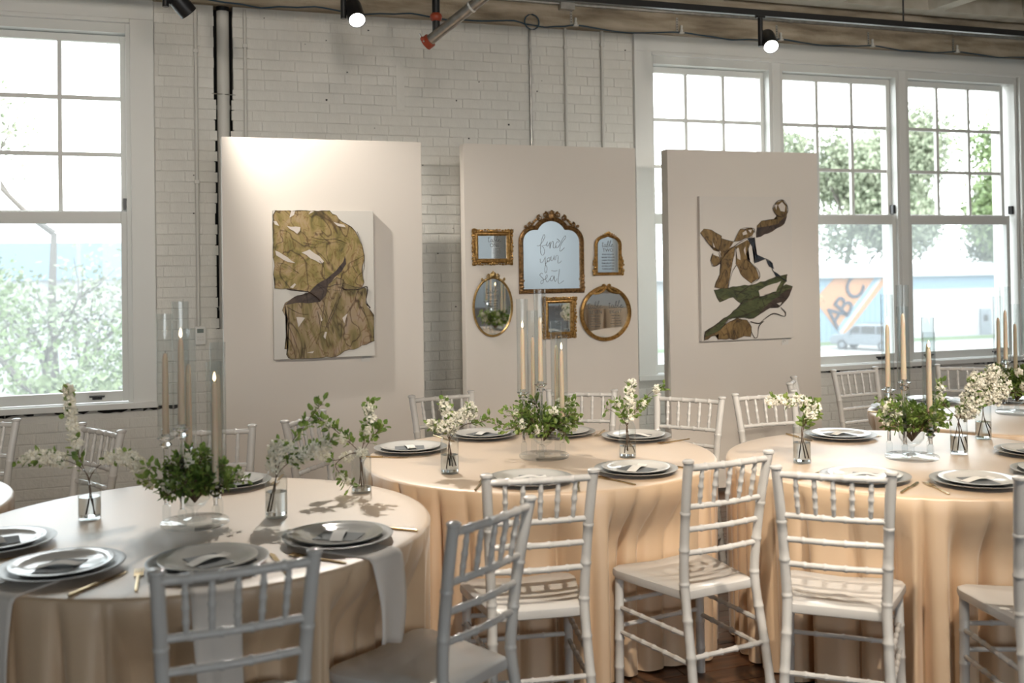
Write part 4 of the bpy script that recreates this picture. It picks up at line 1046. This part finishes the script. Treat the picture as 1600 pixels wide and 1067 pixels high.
# ------------------------------------------------------------------ overhead services
tr = empty('light_track', (3.0, 5.86, 3.25)); MB().box(-6.5, 6.4, -.018, .018, -.02, .02).build('rail', M['black'], tr)
for x in (-5, -2.5, -.2, 1.95, 4.0): MB().tube([(x, 0, .02), (x, 0, .36)], .006, 6).build('hanger', M['black'], tr)
tag(tr, 'black lighting track running along the window wall', 'track')
tr2 = empty('light_track', (3.0, 1.4, 3.25)); MB().box(-6.5, 6.4, -.018, .018, -.02, .02).build('rail', M['black'], tr2)  # unseen track, added above the frame to carry the mid-hall lamps
for x in (-5, -2.5, -.2, 1.95, 4.0): MB().tube([(x, 0, .02), (x, 0, .36)], .006, 6).build('hanger', M['black'], tr2)
tag(tr2, 'added black lighting track across the middle of the hall', 'track')
def spot(x, y, target, watts, col, deg, lab, blend=.5, glow=1.0, ztrack=3.23, side=-1):
    """track head: arm below the track, barrel aimed at the target with a lit lens and its lamp"""
    s_ = empty('track_spotlight', (x, y, ztrack))
    MB().tube([(0, 0, -.002), (0, 0, -.20)], .017, 12).build('arm', M['black'], s_, True)
    MB().box(-.03, .03, -.016, .016, -.012, -.0005).build('track_adapter', M['black'], s_)
    c = Vector((-side*.065, 0, -.16)); d = (Vector(target)-(Vector((x, y, ztrack))+c)).normalized(); q = d.to_track_quat('Z', 'Y').to_matrix()
    MB().tube([(0, 0, -.16), c], .010, 8).build('knuckle', M['black'], s_)
    MB().lathe([(.030, -.095), (.046, -.085), (.050, -.06), (.050, .088), (.046, .088), (.045, .068)], 24, c, q, False).build('barrel', M['black'], s_, True)
    l = bpy.data.materials['lamp_lens'] if glow == 1 else emis('lamp_lens_dim', (1, .93, .85), 14*glow)
    MB().lathe([(.0455, .078), (.030, .080), (.0001, .081)], 24, c, q, False).build('lens', l, s_, True)
    ld = bpy.data.lights.new('spot_lamp', 'SPOT'); ld.energy = watts; ld.color = col; ld.spot_size = math.radians(deg); ld.spot_blend = blend; ld.shadow_soft_size = .03 if blend < 1 else .12
    lo = bpy.data.objects.new('spot_lamp', ld); scene.collection.objects.link(lo)
    pos = Vector((x, y, ztrack))+c+d*.10; lo.location = pos; lo.rotation_euler = d.to_track_quat('-Z', 'Y').to_euler()
    tag(s_, lab, 'spotlight', 'track spotlights'); return s_
WARM = (1.0, .87, .72)
spot(.05, 5.86, (1.08, 6.3, 2.02), 150, (1.0, .92, .82), 62, 'black track spotlight aimed at the olive canvas', .9)
spot(1.02, 5.86, (1.15, 3.5, .8), 250, (1.0, .94, .86), 62, 'black track spotlight glowing above the olive canvas panel', .8)
spot(3.79, 5.86, (2.8, 3.2, .8), 55, (1.0, .94, .86), 62, 'black track spotlight glowing before the triple window', .8)
spot(.75, 1.4, (1.9, 3.9, .45), 330, WARM, 46, 'black track spotlight in mid-hall aimed at the mirror table', .55)
spot(2.1, 1.4, (3.0, 3.6, .45), 290, WARM, 52, 'black track spotlight in mid-hall aimed at the ribbon canvas table', .5)
spot(4.4, 1.4, (3.8, 4.1, .7), 170, WARM, 62, 'black track spotlight in mid-hall aimed between the two far tables', .5)
for x_, w_, e_ in ((-1.2, 'the single window', 230), (.5, 'the olive canvas panel', 90), (2.45, 'the mirror panel', 84), (3.5, 'the ribbon canvas panel', 84), (5.2, 'the triple window', 190)):
    spot(x_, 1.4, (x_+.3, 6.6, 1.55), e_, (1.0, .89, .77), 76, 'added black track spotlight in mid-hall washing '+w_, 1.0)  # added fill lamps out of view, lifting the brightness of wall and panels
for i_, (x_, w_) in enumerate(((5.2, 'near the end of the hall'), (7.4, 'at the far end of the hall'), (-.2, 'beside the first column'))):
    spot(x_, -4.0, (x_+.6, -6, 1.9), 165, (.95, .97, 1.0), 95, 'added black track spotlight washing the opposite wall '+w_, .9)  # added lamps, brightening the wall that the mirrors reflect
tr3 = empty('light_track', (3.0, -4.0, 3.25)); MB().box(-6.5, 6.4, -.018, .018, -.02, .02).build('rail', M['black'], tr3)  # track added to hold the lamps on the reflected wall
for x in (-5, -2.5, -.2, 1.95, 4.0): MB().tube([(x, 0, .02), (x, 0, .36)], .006, 6).build('hanger', M['black'], tr3)
tag(tr3, 'added black lighting track before the opposite wall', 'track')
# sprinkler pipe
sp = empty('sprinkler_pipe', (1.448, 5.6, 2.863)); e = Vector((.60, -.58, .49))
MB().tube([(0, 0, 0), e], .030, 18).build('tube', M['steel'], sp, True)
for t_ in (.33, .9): MB().tube([e*t_, e*(t_+.012)], .034, 18).build('band', M['plastic'], sp, True)
d = e.normalized(); a_ = d.cross(Vector((0, 0, 1))).normalized(); b_ = a_.cross(d)
MB().tube([e*-.004-d*.012, d*.022], .040, 18).build('coupling', M['red'], sp, True)
for s_ in (-1, 1):
    k = a_*s_*.046+b_*.012
    MB().ball(k, (.014, .012, .014), 8, 6).build('coupling_lug', M['red'], sp, True); MB().tube([k-b_*.02, k+b_*.036], .0045, 6).build('bolt', M['steel'], sp)
MB().tube([(.046, -.02, .02), (.046, -.02, .75)], .022, 14).build('drop_pipe', M['black'], sp, True)
MB().ball((.046, -.02, .14), (.036, .036, .030), 12, 8).build('elbow', M['red'], sp, True)
tag(sp, 'steel sprinkler pipe with red couplings hanging under the ceiling', 'pipe')
# conduit, box, cable and clips on the concrete beam
BF = W-.05
c = empty('beam_conduit', (4.7, BF-.016, 3.487)); MB().tube([(-3.2, 0, 0), (4.0, 0, 0)], .012, 10).build('tube', M['steel'], c, True)
for x in (-1.6, 0, 1.6, 3.0): MB().tube([(x-.018, 0, 0), (x+.018, 0, 0)], .016, 10).build('coupling', M['steel'], c, True)
tag(c, 'thin steel conduit running along the concrete beam', 'pipe')
c = empty('junction_box', (2.80, BF-.03, 3.49)); MB().box(-.055, .055, -.026, .028, -.05, .05).build('box', M['steel'], c, bevel=.003)
for x in (-.04, .04): MB().lathe([(.005, 0), (.004, .003)], 8, (x, -.026, .04), Matrix.Rotation(PI/2, 3, 'X')).build('screw', M['steel'], c)
tag(c, 'square steel junction box on the concrete beam', 'junction box')
r_ = random.Random(9); pts = []; x = .3
CLIP = [2.87, 3.73, 4.60, 5.46, 6.31]
stops = [.3, 1.0, 1.65, 2.4]+CLIP+[7.2]
for a, b in zip(stops, stops[1:]):
    for k in range(6):
        t_ = k/6; pts.append((a+(b-a)*t_, BF-.014, 3.340-.030*math.sin(PI*t_)*r_.uniform(.6, 1.2)))
cb = empty('blue_cable', (0, 0, 0)); MB().tube(smooth_path(pts, 2), .0055, 6).build('cable', M['cable'], cb, True)
MB().tube([(2.53+.055*math.cos(t_*.5), BF-.03, 3.335+.055*math.sin(t_*.5)) for t_ in range(14)], .005, 6).build('coil', M['cable'], cb, True)
tag(cb, 'thin blue cable strung along the lower edge of the concrete beam', 'cable')
for i, x in enumerate(CLIP):
    c = empty('cable_clip', (x, BF-.002, 3.345))
    MB().box(-.034, -.018, -.003, 0, .0, .105).build('perforated_strap', M['steel'], c)
    for k in range(5): MB().box(-.029, -.023, -.004, -.002, .012+k*.019, .020+k*.019).build('strap_hole', M['dark'], c)
    MB().lathe([(.012, 0), (.013, .02), (.007, .032), (.010, .045), (.008, .058)], 10, (.004, -.014, -.012)).build('clip_body', M['plastic'], c, True)
    MB().box(-.014, .022, -.026, 0, -.016, -.006).build('clip_foot', M['plastic'], c)
    tag(c, 'white cable clip on a steel strap, '+('beside the junction box', 'over the near corner of the triple window', 'next to the lit spotlight of the triple window', 'over the middle of the triple window', 'over the far unit of the triple window')[i], 'clip', 'cable clips on the beam')

# ------------------------------------------------------------------ outdoors
GZ = -4.2
M['pave'] = mat('pale_concrete_yard', (.24, .24, .23), .9, noise=(.25, [(.21, .21, .20), (.27, .27, .26)]))
M['grass'] = mat('verge_grass', (.16, .27, .08), .9, noise=(2, [(.06, .11, .035), (.11, .16, .06)]))
M['shed_white'] = mat('white_cladding', (.36, .365, .37), .6); M['shed_blue'] = mat('light_blue_cladding', (.16, .24, .30), .6)
M['shed_orange'] = mat('orange_mural_paint', (.36, .17, .08), .6); M['letter'] = mat('navy_sign_paint', (.018, .03, .05), .6)
M['silver'] = mat('silver_car_paint', (.16, .18, .20), .35, .2); M['darkcar'] = mat('dark_car_paint', (.022, .03, .035), .35, .1)
M['carglass'] = mat('car_glass', (.05, .05, .05), .1); M['tyre'] = mat('tyre_rubber', (.03, .03, .03), .8); M['tail'] = mat('tail_light', (.5, .03, .03), .3)
M['tree'] = mat('tree_leaf', (.30, .42, .16), .6, noise=(.8, [(.075, .12, .045), (.13, .18, .075), (.18, .22, .11)]), Transmission_Weight=0)
M['tree2'] = mat('pale_tree_leaf', (.38, .48, .25), .6, noise=(.8, [(.14, .175, .11), (.20, .23, .155), (.25, .265, .19)]))  # distance haze put into the leaf colour, greyed and paled
M['bark'] = mat('grey_bark', (.10, .09, .08), .9)
g = struct(MB().box(-120, 220, 7.6, 260, GZ-.3, GZ).build('ground', M['pave']))
vg = MB().box(20, 90, 62.6, 64.9, GZ, GZ+.05).build('verge', M['grass']); tag(vg, 'strip of grass along the foot of the mural building', 'grass')
def at66(px, py, y=66.0):
    r = fw+rt*((px-800)/F_PX)-up*((py-(YH-F_PX*math.tan(PITCH)))/F_PX); t_ = y/r.y; p = CAM+r*t_; return p.x, p.z
bd = empty('mural_building', (60, 66, GZ))
lo = lambda p: (p[0]-60, p[1]-GZ)
ze = .62-GZ
MB().box(-25, 30, 0, 14, 0, ze).build('wall', M['shed_white'], bd)
MB().box(-25, -4.6, -.05, 0, 0, ze).build('blue_cladding', M['shed_blue'], bd)
MB().box(-4.6, 30, -.05, 0, ze-1.0, ze).build('blue_band', M['shed_blue'], bd)
MB().prism([(-26, ze), (31, ze), (31, ze+.2), (16, ze+1.05), (-26, ze+1.05)], -.6, 15).build('roof', M['shed_white'], bd)
for i in range(41): MB().box(-25+i*.5, -24.96+i*.5, -.07, -.05, 0, ze).build('cladding_rib', M['shed_blue'], bd)
cr = lambda x, y: lo(at66(1260+x/5.333, 380+y/5.333))
for nm, mt, poly, y in (('mural_stripe', 'shed_orange', [(60, 470), (230, 290), (680, 290), (300, 790)], -.09), ('mural_line', 'shed_blue', [(560, 290), (600, 290), (265, 740), (245, 715)], -.11), ('mural_line', 'shed_white', [(600, 290), (625, 290), (280, 762), (265, 740)], -.112)):
    P_ = [cr(*a) for a in poly]; P_ = [(a, min(b, ze)) for a, b in P_]
    MB().prism(P_, y, y+.03).build(nm, M[mt], bd)
for ch, cx, cy, s_ in (('A', 228, 600, 1), ('B', 308, 505, 1), ('C', 392, 368, 1)):
    x, z = cr(cx, cy); me = text_mesh('letter', ch, 2.35, M['letter'], extrude=.03)
    o = link('letter', me, bd, (0, -.16, 0)); an = math.radians(52)
    cxm = sum(v.co.x for v in me.vertices)/len(me.vertices); cym = .82
    o.rotation_euler = (PI/2, -an, 0)
    dx, dz = cxm*math.cos(an)-cym*math.sin(an), cxm*math.sin(an)+cym*math.cos(an)
    o.location = (x-dx, -.16, z-dz)
    for v in me.vertices: v.co.x *= 1.0
x, z = lo(at66(1539, 494)); MB().box(x-.55, x+.55, -.12, 0, 0, 2.1).build('door', M['silver'], bd); MB().box(x-.25, x+.2, -.14, -.1, 1.1, 1.6).build('door_window', M['carglass'], bd)
tag(bd, 'long low pale building with a blue wall and an orange ABC mural', 'building')
def car(kind, x, y, head, body, lab):
    c = empty(kind, (x, y, GZ), head)
    if kind == 'minivan': side = [(-2.35, .35), (2.3, .35), (2.4, .75), (2.1, 1.0), (1.25, 1.12), (.55, 1.72), (-1.9, 1.76), (-2.35, 1.15)]; gl = [[(1.05, 1.13), (.5, 1.62), (.15, 1.64), (.15, 1.13)], [(.05, 1.13), (.05, 1.64), (-.95, 1.66), (-.95, 1.13)], [(-1.05, 1.13), (-1.05, 1.66), (-1.85, 1.66), (-2.1, 1.13)]]
    else: side = [(-2.2, .45), (2.3, .45), (2.35, .95), (2.2, 1.12), (.95, 1.2), (.35, 1.80), (-2.0, 1.82), (-2.25, 1.1)]; gl = [[(.8, 1.22), (.3, 1.70), (-.1, 1.72), (-.1, 1.22)], [(-.2, 1.22), (-.2, 1.72), (-1.1, 1.72), (-1.1, 1.22)], [(-1.2, 1.22), (-1.2, 1.72), (-1.9, 1.72), (-2.05, 1.22)]]
    MB().prism(side, -.9, .9).build('body', body, c, bevel=.08)
    for s_ in (-1, 1):
        for G in gl: MB().prism(G, s_*.9-.012, s_*.9+.012).build('side_window', M['carglass'], c)
        for wx in (-1.45, 1.45):
            wh = MB().lathe([(.34, -.11), (.34, .11)], 18, (wx, s_*.82, .34), Matrix.Rotation(PI/2, 3, 'X')).build('wheel', M['tyre'], c)
            MB().lathe([(.20, -.12), (.20, .12)], 12, (wx, s_*.82, .34), Matrix.Rotation(PI/2, 3, 'X')).build('hub', M['silver'], wh)
        MB().box(-2.38, -2.30, s_*.78-.09, s_*.78+.09, .85, 1.12).build('tail_light', M['tail'], c)
        MB().box(.75, .95, s_*.95-.1, s_*.95+.1, 1.08, 1.22).build('door_mirror', body, c)
    MB().box(-2.34, -2.20, -.7, .7, 1.18, 1.62).build('rear_window', M['carglass'], c)
    for s_ in (-1, 1): MB().box(-1.6, .3, s_*.6-.02, s_*.6+.02, 1.78, 1.83).build('roof_rail', M['silver'], c)
    tag(c, lab, 'car', 'parked cars')
car('minivan', 45.7, 58.2, math.radians(116), M['silver'], 'silver minivan parked before the mural building')
car('sport_utility_car', 63.0, 61.2, math.radians(184), M['darkcar'], 'dark tall car parked at the door of the mural building')

def tree(x, y, h, crown, seed, n, leaf, m, lab, lean=(0, 0), trunk=.22, flat=.75, low=.35, cat='tree', forks=(1, 2, 3, 4)):
    r = random.Random(seed); root = empty('broadleaf_tree', (x, y, GZ)); tr_ = MB(); lf = MB(); tips = []
    def grow(p, d, L, rad, lev):
        pts = [p]; dd = d.copy()
        for i in range(4):
            dd = (dd+rnd_dir(r)*.22+Vector((0, 0, .06))).normalized(); pts.append(pts[-1]+dd*L/4)
        tr_.tube(pts, [rad*(1-.14*i) for i in range(5)], 6 if lev < 2 else 4)
        if lev >= 2:
            tips.extend(pts[2:])
        if lev < 3:
            for k in range(4 if lev else 6):
                b = pts[r.choice((2, 3, 4) if lev else forks)]; q = rnd_dir(r); q.z = abs(q.z)*.7+(.15 if lev else .25)
                grow(b, (q+dd*.45).normalized(), L*r.uniform(.55, .75)*(1 if lev else crown/h*1.1), rad*.5, lev+1)
    grow(Vector((0, 0, 0)), Vector((lean[0], lean[1], 1)).normalized(), h*.55, trunk, 0)
    tr_.build('trunk', M['bark'], root, True, fix=False)
    for k in range(n):
        p = r.choice(tips)+rnd_dir(r)*r.random()**.6*crown*.16
        leaf_d = rnd_dir(r); nn = (rnd_dir(r)+Vector((0, 0, .8))).normalized(); s_ = leaf_d.cross(nn)
        if s_.length < .01: continue
        s_.normalize(); L = leaf*r.uniform(.6, 1.2)
        lf.add([p, p+leaf_d*L*.5+s_*L*.3, p+leaf_d*L, p+leaf_d*L*.5-s_*L*.3], [(0, 1, 2, 3)])
    stuff(lf.build('foliage', m, root, fix=False))
    tag(root, lab, cat, 'trees outside the windows')
tree(-1.75, 15.5, 6.6, 3.8, 101, 10000, .11, M['tree'], 'bushy green tree close outside the single window', (.02, 0), .10)
tree(-1.2, 20.5, 12.5, 4.6, 102, 5200, .13, M['tree2'], 'thin-crowned tree with a leaning trunk outside the single window', (-.10, 0), .15)
tree(-7.5, 27, 10.0, 5.0, 106, 8000, .14, M['tree2'], 'pale tree farther out beyond the single window', (0, 0), .2)
tree(14.0, 24, 9.5, 3.8, 103, 6000, .15, M['tree2'], 'thin tree behind the ribbon canvas panel outside', (.05, 0), .2)
tree(24.7, 36, 6.0, 2.2, 104, 6000, .18, M['tree'], 'small leafy tree outside the triple window, beside the mural letters', (0, 0), .16)
tree(31.2, 31.5, 11.0, 7.0, 105, 20000, .24, M['tree'], 'spreading bright green tree overhanging the white part of the building', (.0, 0), .25, forks=(3, 4))
tree(70, 93, 21, 17, 107, 42000, .5, M['tree2'], 'tall far tree behind the orange mural', (0, 0), .4)
tree(88, 106, 22, 17, 109, 42000, .5, M['tree2'], 'dark far tree behind the middle of the mural building', (0, 0), .4)
tree(104, 106, 17, 15, 108, 36000, .5, M['tree2'], 'wide far tree behind the white end of the building', (0, 0), .4)
b2 = empty('warehouse', (-8, 60, GZ)); MB().box(-30, 26, 0, 20, 0, 5.6).build('wall', M['shed_white'], b2); MB().box(-30.5, 26.5, -.4, 20.5, 5.6, 7.6).build('fascia', M['shed_blue'], b2)
tag(b2, 'long white warehouse with a blue fascia far behind the single window', 'building')
